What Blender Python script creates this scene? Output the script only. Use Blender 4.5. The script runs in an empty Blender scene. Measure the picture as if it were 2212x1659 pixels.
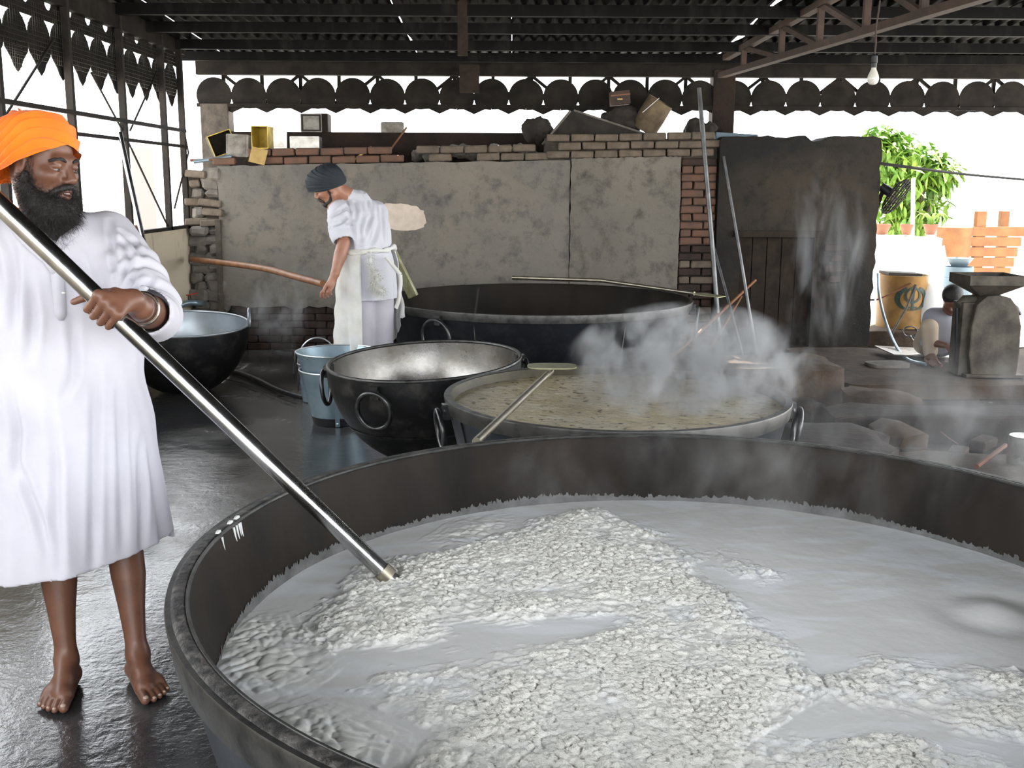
import bpy, bmesh, math, random
import numpy as np
from mathutils import Vector, Matrix, noise
from mathutils.bvhtree import BVHTree

random.seed(7)
rng = np.random.default_rng(11)
SC = bpy.context.scene
COL = SC.collection
PI = math.pi

# ------------------------------------------------------------------ camera
CAM_H, PITCH, ROLL, FPX = 1.585, math.radians(10.57), math.radians(0.3), 2300.0
cam_data = bpy.data.cameras.new('camera')
cam_data.sensor_width = 36.0
cam_data.lens = FPX * 36.0 / 2212.0
cam_data.clip_start, cam_data.clip_end = 0.05, 300
cam = bpy.data.objects.new('camera', cam_data)
COL.objects.link(cam)
cam.matrix_world = (Matrix.Translation((0, 0, CAM_H)) @ Matrix.Rotation(PI / 2 - PITCH, 4, 'X')
                    @ Matrix.Rotation(ROLL, 4, 'Z'))
SC.camera = cam

# ------------------------------------------------------------------ sky, sun, exposure
SC.view_settings.view_transform = 'Standard'
SC.view_settings.look = 'None'
SC.view_settings.gamma = 1.0
SC.view_settings.exposure = 0.0
SC.view_settings.use_curve_mapping = False
world = bpy.data.worlds.new('sky')
SC.world = world
world.use_nodes = True
bg = world.node_tree.nodes['Background']
bg.inputs[0].default_value = (0.93, 0.965, 1.0, 1)
bg.inputs[1].default_value = 6.5
sun_data = bpy.data.lights.new('sun', 'SUN')
sun_data.energy = 48.0
sun_data.angle = math.radians(0.53)
sun_data.color = (1.0, 0.95, 0.86)
sun = bpy.data.objects.new('sun', sun_data)
COL.objects.link(sun)
SUN_DIR = Vector((0.34, 0.42, 2.62)).normalized()      # towards the sun, close to the zenith
sun.rotation_euler = SUN_DIR.to_track_quat('Z', 'Y').to_euler()
SC.cycles.max_bounces = 6
SC.cycles.diffuse_bounces = 4
SC.cycles.glossy_bounces = 3
SC.cycles.transmission_bounces = 4
SC.cycles.transparent_max_bounces = 8
SC.cycles.volume_bounces = 0
SC.cycles.volume_step_rate = 2.5
SC.cycles.use_adaptive_sampling = True
SC.cycles.adaptive_threshold = 0.03
SC.cycles.sample_clamp_indirect = 6.0

# ------------------------------------------------------------------ helpers: points
def _ray(x, y):
    u, v = (x - 1106.0) / FPX, -(y - 829.5) / FPX
    c, s = math.cos(ROLL), math.sin(ROLL)
    u, v = c * u - s * v, s * u + c * v
    return Vector((u, math.cos(PITCH) + v * math.sin(PITCH), -math.sin(PITCH) + v * math.cos(PITCH)))

def PY(x, y, Y):
    "the place seen at photo pixel x, y that stands Y metres in front of the camera"
    r = _ray(x, y)
    return Vector((0, 0, CAM_H)) + r * (Y / r.y)

def PZ(x, y, z):
    r = _ray(x, y)
    return Vector((0, 0, CAM_H)) + r * ((z - CAM_H) / r.z)

# ------------------------------------------------------------------ helpers: objects
def obj(name, me, mat=None, parent=None, loc=None, rot=None, smooth=False):
    o = bpy.data.objects.new(name, me)
    COL.objects.link(o)
    if mat is not None and not me.materials:
        me.materials.append(mat)
    if smooth:
        me.polygons.foreach_set('use_smooth', [True] * len(me.polygons))
    if parent is not None:
        o.parent = parent
    if loc is not None:
        o.location = loc
    if rot is not None:
        o.rotation_euler = rot
    return o

def tag(o, label, cat, group=None, kind=None):
    o['label'] = label
    o['category'] = cat
    if group:
        o['group'] = group
    if kind:
        o['kind'] = kind
    return o

def thing(name, label, cat, loc=(0, 0, 0), rotz=0.0, group=None):
    o = bpy.data.objects.new(name, None)
    o.empty_display_size = 0.1
    COL.objects.link(o)
    o.location = loc
    o.rotation_euler = (0, 0, rotz)
    return tag(o, label, cat, group)

def struct(o):
    o['kind'] = 'structure'
    return o

class MB:
    "collects shapes into one mesh"
    def __init__(self):
        self.v, self.f = [], []
    def add(self, vs, fs):
        n = len(self.v)
        self.v += [tuple(p) for p in vs]
        self.f += [tuple(i + n for i in q) for q in fs]
        return self
    def box(self, c, s, M=None):
        x, y, z = s[0] / 2, s[1] / 2, s[2] / 2
        vs = [Vector((a * x, b * y, d * z)) for d in (-1, 1) for b in (-1, 1) for a in (-1, 1)]
        if M is not None:
            vs = [M @ p for p in vs]
        vs = [p + Vector(c) for p in vs]
        return self.add(vs, [(0, 2, 3, 1), (4, 5, 7, 6), (0, 1, 5, 4), (2, 6, 7, 3), (0, 4, 6, 2), (1, 3, 7, 5)])
    def bar(self, a, b, w, h=None, up=(0, 0, 1)):
        "a rectangular bar from a to b"
        a, b = Vector(a), Vector(b)
        h = w if h is None else h
        d = (b - a).normalized()
        u = Vector(up)
        if abs(d.dot(u)) > 0.98:
            u = Vector((0, 1, 0))
        s = d.cross(u).normalized()
        t = s.cross(d).normalized()
        vs = []
        for p in (a, b):
            for i, j in ((-1, -1), (1, -1), (1, 1), (-1, 1)):
                vs.append(p + s * (i * w / 2) + t * (j * h / 2))
        return self.add(vs, [(0, 1, 2, 3), (7, 6, 5, 4), (0, 4, 5, 1), (1, 5, 6, 2), (2, 6, 7, 3), (3, 7, 4, 0)])
    def tube(self, pts, r, n=10, closed=False, caps=True):
        pts = [Vector(p) for p in pts]
        m = len(pts)
        rs = r if isinstance(r, (list, tuple)) else [r] * m
        rings, prev = [], None
        for i, p in enumerate(pts):
            if closed:
                d = pts[(i + 1) % m] - pts[i - 1]
            else:
                d = pts[min(i + 1, m - 1)] - pts[max(i - 1, 0)]
            d.normalize()
            if prev is None:
                ref = Vector((0, 0, 1)) if abs(d.z) < 0.9 else Vector((1, 0, 0))
                s = d.cross(ref).normalized()
            else:
                s = (prev - d * prev.dot(d)).normalized()
            prev = s
            t = d.cross(s)
            rings.append([p + (s * math.cos(2 * PI * k / n) + t * math.sin(2 * PI * k / n)) * rs[i] for k in range(n)])
        vs = [q for g in rings for q in g]
        fs = []
        for i in range(m if closed else m - 1):
            j = (i + 1) % m
            for k in range(n):
                l = (k + 1) % n
                fs.append((i * n + k, i * n + l, j * n + l, j * n + k))
        if caps and not closed:
            fs.append(tuple(range(n - 1, -1, -1)))
            fs.append(tuple((m - 1) * n + k for k in range(n)))
        return self.add(vs, fs)
    def lathe(self, prof, n=64, c=(0, 0, 0), closed=False):
        "prof: (radius, z) pairs round the vertical axis"
        c = Vector(c)
        m = len(prof)
        vs = [c + Vector((r * math.cos(2 * PI * k / n), r * math.sin(2 * PI * k / n), z)) for r, z in prof for k in range(n)]
        fs = []
        for i in range(m if closed else m - 1):
            j = (i + 1) % m
            for k in range(n):
                l = (k + 1) % n
                fs.append((i * n + k, i * n + l, j * n + l, j * n + k))
        return self.add(vs, fs)
    def prism(self, poly, a, b):
        "poly: 2-D outline (ccw); a, b: functions turning an outline point into a point of each face"
        m = len(poly)
        vs = [a(p) for p in poly] + [b(p) for p in poly]
        fs = [tuple(range(m - 1, -1, -1)), tuple(range(m, 2 * m))]
        fs += [(k, (k + 1) % m, m + (k + 1) % m, m + k) for k in range(m)]
        return self.add(vs, fs)
    def mesh(self, name='m'):
        me = bpy.data.meshes.new(name)
        me.from_pydata(self.v, [], self.f)
        me.update()
        return me
    def build(self, name, mat, parent=None, smooth=False, recalc=True, bevel=0.0):
        me = self.mesh(name)
        if recalc or bevel:
            bm = bmesh.new()
            bm.from_mesh(me)
            bmesh.ops.remove_doubles(bm, verts=bm.verts, dist=1e-6)
            if bevel:
                bmesh.ops.bevel(bm, geom=bm.edges[:], offset=bevel, segments=2, affect='EDGES', profile=0.6)
            bmesh.ops.recalc_face_normals(bm, faces=bm.faces)
            bm.to_mesh(me)
            bm.free()
        o = obj(name, me, mat, parent)
        if smooth:
            shade(me)
        return o

def shade(me, ang=math.radians(38)):
    me.polygons.foreach_set('use_smooth', [True] * len(me.polygons))
    try:
        me.set_sharp_from_angle(angle=ang)
    except Exception:
        pass

def curve(pts, n=8):
    "Catmull-Rom through the points"
    pts = [Vector(p) for p in pts]
    P = [pts[0] * 2 - pts[1]] + pts + [pts[-1] * 2 - pts[-2]]
    out = []
    for i in range(1, len(P) - 2):
        a, b, c, d = P[i - 1], P[i], P[i + 1], P[i + 2]
        for k in range(n):
            t = k / n
            out.append(0.5 * ((2 * b) + (c - a) * t + (2 * a - 5 * b + 4 * c - d) * t * t + (3 * b - a - 3 * c + d) * t ** 3))
    out.append(pts[-1])
    return out

def np_mesh(name, V, F):
    me = bpy.data.meshes.new(name)
    V = np.asarray(V, np.float32)
    F = np.asarray(F, np.int32)
    me.vertices.add(len(V))
    me.vertices.foreach_set('co', V.ravel())
    k = F.shape[1]
    me.loops.add(F.size)
    me.loops.foreach_set('vertex_index', F.ravel())
    me.polygons.add(len(F))
    me.polygons.foreach_set('loop_start', np.arange(0, F.size, k, dtype=np.int32))
    me.polygons.foreach_set('loop_total', np.full(len(F), k, dtype=np.int32))
    me.polygons.foreach_set('use_smooth', np.ones(len(F), dtype=bool))
    me.update(calc_edges=True)
    me.validate()
    return me

def fattr(me, name, vals):
    a = me.attributes.new(name, 'FLOAT', 'POINT')
    a.data.foreach_set('value', np.asarray(vals, np.float32))

# ------------------------------------------------------------------ helpers: implicit surfaces (bodies and cloth)
class SDF:
    def __init__(self, lo, hi, h):
        self.lo, self.h = np.array(lo, float), h
        self.n = np.ceil((np.array(hi) - self.lo) / h).astype(int) + 1
        self.d = np.full(self.n, 0.5, np.float32)
    def _win(self, lo, hi, pad):
        i0 = np.clip(np.floor((np.array(lo) - pad - self.lo) / self.h).astype(int), 0, self.n)
        i1 = np.clip(np.ceil((np.array(hi) + pad - self.lo) / self.h).astype(int) + 1, 0, self.n)
        sl = tuple(slice(a, b) for a, b in zip(i0, i1))
        ax = [self.lo[k] + self.h * np.arange(i0[k], i1[k]) for k in range(3)]
        return sl, np.meshgrid(*ax, indexing='ij')
    def _mix(self, sl, s, k, sub=False):
        a = self.d[sl]
        if sub:
            h = np.clip(0.5 - 0.5 * (a + s) / k, 0, 1)
            self.d[sl] = a * (1 - h) + (-s) * h + k * h * (1 - h)
        else:
            h = np.clip(0.5 + 0.5 * (s - a) / k, 0, 1)
            self.d[sl] = s * (1 - h) + a * h - k * h * (1 - h)
    def cone(self, a, b, ra, rb, k=0.02, sub=False):
        a, b = np.array(a, float), np.array(b, float)
        R = max(ra, rb)
        sl, (X, Y, Z) = self._win(np.minimum(a, b) - R, np.maximum(a, b) + R, 0.03 + k)
        if X.size == 0:
            return
        ba = b - a
        t = np.clip(((X - a[0]) * ba[0] + (Y - a[1]) * ba[1] + (Z - a[2]) * ba[2]) / max(ba @ ba, 1e-9), 0, 1)
        s = np.sqrt((X - a[0] - t * ba[0]) ** 2 + (Y - a[1] - t * ba[1]) ** 2 + (Z - a[2] - t * ba[2]) ** 2) - (ra + (rb - ra) * t)
        self._mix(sl, s, k, sub)
    def chain(self, pts, rs, k=0.02):
        pts = [np.array(p, float) for p in pts]
        R = max(rs)
        sl, (X, Y, Z) = self._win(np.min(pts, 0) - R, np.max(pts, 0) + R, 0.03 + k)
        if X.size == 0:
            return
        s = None
        for i in range(len(pts) - 1):
            a, ba = pts[i], pts[i + 1] - pts[i]
            t = np.clip(((X - a[0]) * ba[0] + (Y - a[1]) * ba[1] + (Z - a[2]) * ba[2]) / max(ba @ ba, 1e-9), 0, 1)
            q = np.sqrt((X - a[0] - t * ba[0]) ** 2 + (Y - a[1] - t * ba[1]) ** 2 + (Z - a[2] - t * ba[2]) ** 2) - (rs[i] + (rs[i + 1] - rs[i]) * t)
            s = q if s is None else np.minimum(s, q)
        self._mix(sl, s, k)
    def ell(self, c, r, axes=None, k=0.02, sub=False):
        c, r = np.array(c, float), np.array(r, float)
        A = np.eye(3) if axes is None else np.array([np.array(q, float) for q in axes])
        R = max(r)
        sl, (X, Y, Z) = self._win(c - R, c + R, 0.03 + k)
        if X.size == 0:
            return
        X, Y, Z = X - c[0], Y - c[1], Z - c[2]
        q = [(A[i][0] * X + A[i][1] * Y + A[i][2] * Z) for i in range(3)]
        k0 = np.sqrt(sum((q[i] / r[i]) ** 2 for i in range(3))) + 1e-9
        k1 = np.sqrt(sum((q[i] / r[i] ** 2) ** 2 for i in range(3))) + 1e-9
        self._mix(sl, k0 * (k0 - 1) / k1, k, sub)
    def field(self, fn, k=0.02, sub=False):
        sl, (X, Y, Z) = self._win(self.lo, self.lo + self.h * (self.n - 1), 0)
        self._mix(sl, fn(X, Y, Z), k, sub)
    def mesh(self, name):
        d = self.d
        n = d.shape
        s = d < 0
        corner = [(i, j, k) for i in (0, 1) for j in (0, 1) for k in (0, 1)]
        sub = lambda a, c: a[c[0]:n[0] - 1 + c[0], c[1]:n[1] - 1 + c[1], c[2]:n[2] - 1 + c[2]]
        cnt = sum(sub(s, c).astype(np.int8) for c in corner)
        mask = (cnt > 0) & (cnt < 8)
        idx = np.argwhere(mask)
        vid = np.full(mask.shape, -1, np.int32)
        vid[mask] = np.arange(len(idx))
        acc = np.zeros((len(idx), 3))
        num = np.zeros(len(idx))
        I, J, K = idx.T
        val = {c: d[I + c[0], J + c[1], K + c[2]] for c in corner}
        for c in corner:
            for ax in range(3):
                if c[ax] == 0:
                    e = list(c)
                    e[ax] = 1
                    a, b = val[c], val[tuple(e)]
                    m = (a < 0) != (b < 0)
                    t = a[m] / (a[m] - b[m])
                    p = np.tile(np.array(c, float), (m.sum(), 1))
                    p[:, ax] += t
                    acc[m] += p
                    num[m] += 1
        V = self.lo + self.h * (idx + acc / num[:, None])
        faces = []
        for ax in range(3):
            o1, o2 = (ax + 1) % 3, (ax + 2) % 3
            a = [slice(None)] * 3
            b = [slice(None)] * 3
            a[ax], b[ax] = slice(0, -1), slice(1, None)
            ch = s[tuple(a)] != s[tuple(b)]
            E_ = np.argwhere(ch)
            ok = (E_[:, o1] > 0) & (E_[:, o2] > 0) & (E_[:, o1] < n[o1] - 1) & (E_[:, o2] < n[o2] - 1)
            E_ = E_[ok]
            ins = s[tuple(E_.T)]
            q = []
            for da, db in ((-1, -1), (0, -1), (0, 0), (-1, 0)):
                g = E_.copy()
                g[:, o1] += da
                g[:, o2] += db
                q.append(vid[tuple(g.T)])
            q = np.stack(q, 1)
            q[~ins] = q[~ins][:, ::-1]
            faces.append(q)
        return np_mesh(name, V, np.concatenate(faces))

def verts(me):
    v = np.empty(len(me.vertices) * 3, np.float32)
    me.vertices.foreach_get('co', v)
    return v.reshape(-1, 3)

def set_verts(me, v):
    me.vertices.foreach_set('co', np.asarray(v, np.float32).ravel())
    me.update()

def normals(me):
    v = np.empty(len(me.vertices) * 3, np.float32)
    me.vertices.foreach_get('normal', v)
    return v.reshape(-1, 3)

# ------------------------------------------------------------------ materials
def lin(c):
    return tuple(((x / 255) / 12.92 if x / 255 <= 0.04045 else ((x / 255 + 0.055) / 1.055) ** 2.4) for x in c)

class NT:
    def __init__(self, name):
        self.m = bpy.data.materials.new(name)
        self.m.use_nodes = True
        self.t = self.m.node_tree
        self.b = self.t.nodes['Principled BSDF']
        self.out = self.t.nodes['Material Output']
        self.pos = None
    def n(self, typ, **kw):
        x = self.t.nodes.new(typ)
        for k, v in kw.items():
            setattr(x, k, v)
        return x
    def l(self, a, b):
        self.t.links.new(a, b)
    def P(self, obj_space=False):
        if obj_space:
            return self.n('ShaderNodeTexCoord').outputs['Object']
        if self.pos is None:
            self.pos = self.n('ShaderNodeNewGeometry').outputs['Position']
        return self.pos
    def noise(self, scale, detail=4, rough=0.55, stretch=None, obj_space=False, dist=0.0):
        x = self.n('ShaderNodeTexNoise')
        x.inputs['Scale'].default_value = scale
        x.inputs['Detail'].default_value = detail
        x.inputs['Roughness'].default_value = rough
        x.inputs['Distortion'].default_value = dist
        p = self.P(obj_space)
        if stretch:
            mp = self.n('ShaderNodeMapping')
            mp.inputs['Scale'].default_value = stretch
            self.l(p, mp.inputs['Vector'])
            p = mp.outputs[0]
        self.l(p, x.inputs['Vector'])
        return x.outputs['Fac']
    def ramp(self, fac, stops):
        r = self.n('ShaderNodeValToRGB')
        e = r.color_ramp.elements
        while len(e) < len(stops):
            e.new(0.5)
        for q, (p, c) in zip(e, stops):
            q.position = p
            q.color = (c, c, c, 1) if not isinstance(c, (tuple, list)) else (*c[:3], 1)
        self.l(fac, r.inputs[0])
        return r.outputs[0]
    def mix(self, fac, a, b, mode='MIX'):
        x = self.n('ShaderNodeMix', data_type='RGBA', blend_type=mode)
        for i, v in ((0, fac), (6, a), (7, b)):
            if isinstance(v, bpy.types.NodeSocket):
                self.l(v, x.inputs[i])
            elif i == 0:
                x.inputs[0].default_value = v
            else:
                x.inputs[i].default_value = (*v[:3], 1)
        return x.outputs[2]
    def math(self, op, a, b=0.0, clamp=False):
        x = self.n('ShaderNodeMath', operation=op, use_clamp=clamp)
        for i, v in ((0, a), (1, b)):
            if isinstance(v, bpy.types.NodeSocket):
                self.l(v, x.inputs[i])
            else:
                x.inputs[i].default_value = v
        return x.outputs[0]
    def attr(self, name):
        return self.n('ShaderNodeAttribute', attribute_name=name).outputs['Fac']
    def set(self, key, v):
        i = self.b.inputs[key]
        if isinstance(v, bpy.types.NodeSocket):
            self.l(v, i)
        elif isinstance(v, (tuple, list)):
            i.default_value = (*v[:3], 1)
        else:
            i.default_value = v
    def bump(self, h, strength=0.4, dist=0.01, prev=None):
        x = self.n('ShaderNodeBump')
        x.inputs['Strength'].default_value = strength
        x.inputs['Distance'].default_value = dist
        self.l(h, x.inputs['Height'])
        if prev is not None:
            self.l(prev, x.inputs['Normal'])
        return x.outputs[0]

def pmat(name, col, rough=0.6, metal=0.0, col2=None, scale=6.0, lo=0.35, hi=0.65, bump=0.0, bscale=40.0, bdist=0.004,
         rvar=0.0, stretch=None, obj_space=False, detail=5, spec=None, sheen=0.0):
    t = NT(name)
    if col2 is not None:
        f = t.ramp(t.noise(scale, detail, 0.6, stretch, obj_space), [(lo, 0.0), (hi, 1.0)])
        t.set('Base Color', t.mix(f, col, col2))
    else:
        t.set('Base Color', col)
    if rvar:
        f = t.noise(scale * 1.7, 4, 0.6, stretch, obj_space)
        t.set('Roughness', t.math('ADD', t.math('MULTIPLY', f, 2 * rvar), rough - rvar, clamp=True))
    else:
        t.set('Roughness', rough)
    t.set('Metallic', metal)
    if spec is not None:
        t.set('Specular IOR Level', spec)
    if sheen:
        t.set('Sheen Weight', sheen)
    if bump:
        t.set('Normal', t.bump(t.noise(bscale, 5, 0.6, None, obj_space), bump, bdist))
    return t.m

M = {}
M['iron'] = pmat('blackened iron', (0.018, 0.021, 0.026), 0.42, 0.6, (0.05, 0.052, 0.056), 7, 0.45, 0.8, 0.25, 60, rvar=0.12)
M['iron_blue'] = pmat('blue grey iron sheet', (0.022, 0.028, 0.038), 0.38, 0.7, (0.06, 0.07, 0.085), 4, 0.4, 0.75, 0.12, 50, rvar=0.1, stretch=(1, 1, .4))
M['soot_pot'] = pmat('sooty pot', (0.008, 0.008, 0.009), 0.5, 0.3, (0.055, 0.05, 0.045), 9, 0.5, 0.78, 0.35, 55, rvar=0.12)
M['band'] = pmat('worn steel band', (0.085, 0.084, 0.08), 0.42, 0.75, (0.03, 0.03, 0.028), 14, 0.45, 0.7, 0.2, 90, rvar=0.14)
M['ring'] = pmat('dark iron ring', (0.05, 0.05, 0.052), 0.35, 0.85, (0.12, 0.12, 0.12), 20, rvar=0.1)
M['inner_brown'] = pmat('browned pot wall', (0.026, 0.020, 0.015), 0.55, 0.0, (0.010, 0.008, 0.007), 3.0, 0.35, 0.7, 0.15, 60, stretch=(1, 1, .35), rvar=.1, spec=.1)
M['inner_soup'] = pmat('stained pot wall', (0.10, 0.085, 0.05), 0.5, 0.4, (0.05, 0.042, 0.028), 6)
M['inner_grey'] = pmat('grey scoured pan', (0.30, 0.29, 0.275), 0.26, 0.85, (0.17, 0.15, 0.125), 5, 0.4, 0.75, 0.1, 60, rvar=0.1)
M['alu'] = pmat('dull aluminium', (0.46, 0.50, 0.53), 0.33, 0.75, (0.36, 0.40, 0.44), 5, rvar=0.08)
M['galv'] = pmat('galvanised bucket', (0.34, 0.44, 0.50), 0.36, 0.6, (0.24, 0.33, 0.39), 9, 0.35, 0.7, 0.05, 60, rvar=0.1)
M['galv_rim'] = pmat('bucket rim wire', (0.62, 0.68, 0.70), 0.3, 0.8)
M['black'] = pmat('black rubber', (0.012, 0.012, 0.014), 0.45)
M['cable'] = pmat('matt black cable', (0.008, 0.008, 0.008), 0.9, spec=.05)
M['steel'] = pmat('polished steel', (0.56, 0.56, 0.56), 0.2, 1.0, (0.38, 0.38, 0.38), 18, rvar=0.1, stretch=(1, 1, .2))
M['steel_worn'] = pmat('stained steel', (0.40, 0.37, 0.30), 0.36, 0.9, (0.30, 0.26, 0.19), 9, rvar=0.04)
M['steel_rod'] = pmat('dull steel rod', (0.20, 0.20, 0.20), 0.42, 0.9, (0.12, 0.12, 0.12), 9, rvar=0.06)
M['blade'] = pmat('yellowed paddle blade', (0.44, 0.44, 0.30), 0.38, 0.6, (0.30, 0.29, 0.14), 22, rvar=.1)
M['white_cloth'] = pmat('white cotton', (0.56, 0.55, 0.605), 0.9, 0, (0.51, 0.50, 0.555), 5, bump=0.22, bscale=9, bdist=0.012)
M['white_shirt'] = pmat('white shirt cotton', (0.57, 0.57, 0.62), 0.9, 0, bump=0.3, bscale=12, bdist=0.012)
M['rag'] = pmat('unbleached rag cloth', (0.68, 0.68, 0.67), 0.9, 0, (0.62, 0.60, 0.54), 9, bump=0.4, bscale=25, bdist=0.01)
M['trouser'] = pmat('pale grey trouser cloth', (0.48, 0.46, 0.50), 0.85, 0, (0.42, 0.40, 0.44), 6, bump=0.25, bscale=9, bdist=.012)
M['orange'] = pmat('orange turban cotton', lin((255, 128, 10)), 0.8, 0, lin((250, 110, 4)), 7, bump=0.15, bscale=16, bdist=.006, sheen=0.2)
M['navy'] = pmat('dark navy turban cotton', (0.010, 0.016, 0.022), 0.8, 0, (0.016, 0.022, 0.028), 9, bump=0.2, bscale=30)
M['hair'] = pmat('black beard hair', (0.010, 0.008, 0.008), 0.55, 0, (0.022, 0.018, 0.016), 30, bump=0.6, bscale=120, bdist=.006)
M['hair_wisp'] = pmat('brown beard whiskers', (0.05, 0.035, 0.026), 0.5)  # browner strand colour than the main beard hair
M['eye'] = pmat('eye white', (0.26, 0.23, 0.21), 0.35)
M['iris'] = pmat('dark iris', (0.012, 0.008, 0.006), 0.15)
M['tooth'] = pmat('tooth', (0.78, 0.74, 0.66), 0.3)
M['nail'] = pmat('nail', (0.42, 0.30, 0.24), 0.35)
M['brass_kara'] = pmat('steel bangle', (0.66, 0.62, 0.54), 0.25, 1.0)
M['under'] = pmat('black undershirt', (0.014, 0.013, 0.015), 0.8)
M['plaster'] = None
M['brick'] = pmat('red brick', lin((110, 78, 62)), 0.9, 0, lin((88, 72, 61)), 11, 0.35, 0.7, 0.6, 45, .008)
M['brick_soot'] = pmat('sooty brick', lin((62, 44, 36)), 0.9, 0, lin((38, 32, 28)), 9, 0.35, 0.7, 0.6, 45, .008)
M['brick_grey'] = pmat('greyed old brick', lin((112, 100, 86)), 0.92, 0, lin((84, 74, 64)), 10, 0.35, 0.7, 0.6, 40, .008)
M['stone'] = pmat('rubble stone', lin((128, 122, 114)), 0.92, 0, lin((90, 84, 78)), 8, 0.35, 0.7, 0.7, 30, .012)
M['mortar'] = pmat('old mortar', lin((92, 84, 74)), 0.95, 0, lin((64, 58, 52)), 9, bump=0.7, bscale=40, bdist=.01)
M['beige_plaster'] = pmat('beige peeling plaster', lin((205, 192, 168)), 0.9, 0, lin((150, 134, 112)), 5, 0.55, 0.75, 0.4, 30, .006, stretch=(1, 1, .4))
M['patch'] = pmat('fresh pinkish plaster', lin((214, 198, 182)), 0.85, 0, lin((196, 180, 162)), 12, bump=.3, bscale=50)
M['hearth'] = pmat('dusty mud hearth', lin((76, 61, 47)), 0.95, 0, lin((44, 33, 25)), 5, 0.4, 0.7, 0.7, 22, .015)
M['hearth_dark'] = pmat('sooty mud hearth', lin((48, 34, 26)), 0.95, 0, lin((22, 17, 14)), 5, 0.35, 0.7, 0.8, 18, .02)
M['frame'] = pmat('sooty angle iron', (0.02, 0.018, 0.017), 0.7, 0.3, (0.035, 0.028, 0.023), 14, spec=.2)
M['frieze'] = pmat('sooty fretwork sheet', (0.012, 0.0105, 0.0095), 0.85, 0.0, (0.026, 0.022, 0.018), 6, spec=.15)
M['roof'] = pmat('soot blackened roofing', (0.004, 0.0038, 0.0038), 0.7, 0.0, (0.022, 0.02, 0.018), 2.6, 0.5, 0.85, stretch=(3, .6, 1), spec=.12)
M['timber'] = pmat('sooty timber', (0.018, 0.013, 0.010), 0.85, 0, (0.035, 0.025, 0.018), 8, spec=.2)
M['rust'] = pmat('rusty truss steel', (0.075, 0.047, 0.035), 0.8, 0.1, (0.045, 0.032, 0.026), 10)
M['wire'] = pmat('thin wire', (0.05, 0.045, 0.04), 0.5, 0.5)
M['concrete'] = pmat('sunlit concrete', (0.33, 0.315, 0.295), 0.9, 0, (0.27, 0.255, 0.235), 1.5)
M['outwall'] = pmat('outside limewash', (0.72, 0.70, 0.67), 0.9, 0, (0.60, 0.58, 0.55), 2)
M['outbrick'] = pmat('outside pale brick', (0.42, 0.22, 0.17), 0.9, 0, (0.5, 0.34, 0.28), 6)
M['shutter'] = pmat('grey shutter', (0.20, 0.19, 0.18), 0.7)
M['tin'] = pmat('tinplate', (0.50, 0.49, 0.45), 0.3, 0.9, (0.30, 0.28, 0.25), 9, rvar=.1)
M['tin_yellow'] = pmat('yellow lacquered tin', lin((196, 170, 60)), 0.4, 0.3, lin((150, 124, 40)), 9)
M['tin_gold'] = pmat('gold tin lid', lin((206, 176, 116)), 0.4, 0.5, lin((180, 148, 90)), 9)
M['tin_grey'] = pmat('grey painted tin', lin((150, 146, 138)), 0.5, 0.4, lin((104, 98, 90)), 12)
M['dark_junk'] = pmat('dark dusty scrap', lin((58, 52, 46)), 0.9, 0, lin((38, 34, 30)), 7, bump=.5, bscale=25)
M['tan_drum'] = pmat('tan dusty drum', lin((120, 104, 80)), 0.8, 0, lin((84, 70, 54)), 7)
M['wood'] = pmat('bamboo pole', lin((138, 92, 56)), 0.55, 0, lin((104, 66, 40)), 9, rvar=.1)
M['wood_raw'] = pmat('orange brown timber', lin((128, 84, 44)), 0.7, 0, lin((108, 68, 34)), 6)
M['drum_yellow'] = pmat('yellow enamel drum', lin((150, 112, 54)), 0.6, 0.1, lin((118, 86, 42)), 6)
M['emblem'] = pmat('dark green emblem paint', lin((20, 46, 34)), 0.5)
M['drum_blue'] = pmat('grey blue drum', lin((96, 112, 122)), 0.5, 0.4)
M['grinder'] = pmat('dusty grinder iron', lin((86, 80, 70)), 0.75, 0.3, lin((54, 48, 42)), 8, bump=.4, bscale=30)
M['leaf'] = pmat('mango leaf', lin((66, 108, 30)), 0.6, 0, lin((122, 150, 50)), 3)
M['bark'] = pmat('bark', lin((96, 84, 70)), 0.9)
M['terracotta'] = pmat('terracotta', lin((112, 74, 54)), 0.8)
M['canvas'] = pmat('white canvas', (0.75, 0.74, 0.72), 0.9)
M['grey_cloth'] = pmat('grey shirt cloth', lin((150, 150, 158)), 0.9)
M['tan_cloth'] = pmat('tan cloth', lin((186, 170, 150)), 0.9)

def skin(name, a, b, lip):
    t = NT(name)
    c = t.mix(t.ramp(t.noise(14, 4), [(0.35, 0), (0.7, 1)]), a, b)
    c = t.mix(t.attr('lip'), c, lip)
    t.set('Base Color', c)
    t.set('Roughness', t.math('ADD', t.math('MULTIPLY', t.noise(60, 3), 0.3), 0.28))
    t.set('Subsurface Weight', 0.0)
    t.set('Normal', t.bump(t.noise(220, 3), 0.12, 0.002))
    return t.m
M['skin'] = skin('brown skin', (0.170, 0.076, 0.046), (0.125, 0.054, 0.033), (0.17, 0.062, 0.050))
M['skin2'] = skin('tan skin', (0.36, 0.17, 0.11), (0.30, 0.135, 0.085), (0.28, 0.11, 0.09))

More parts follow.
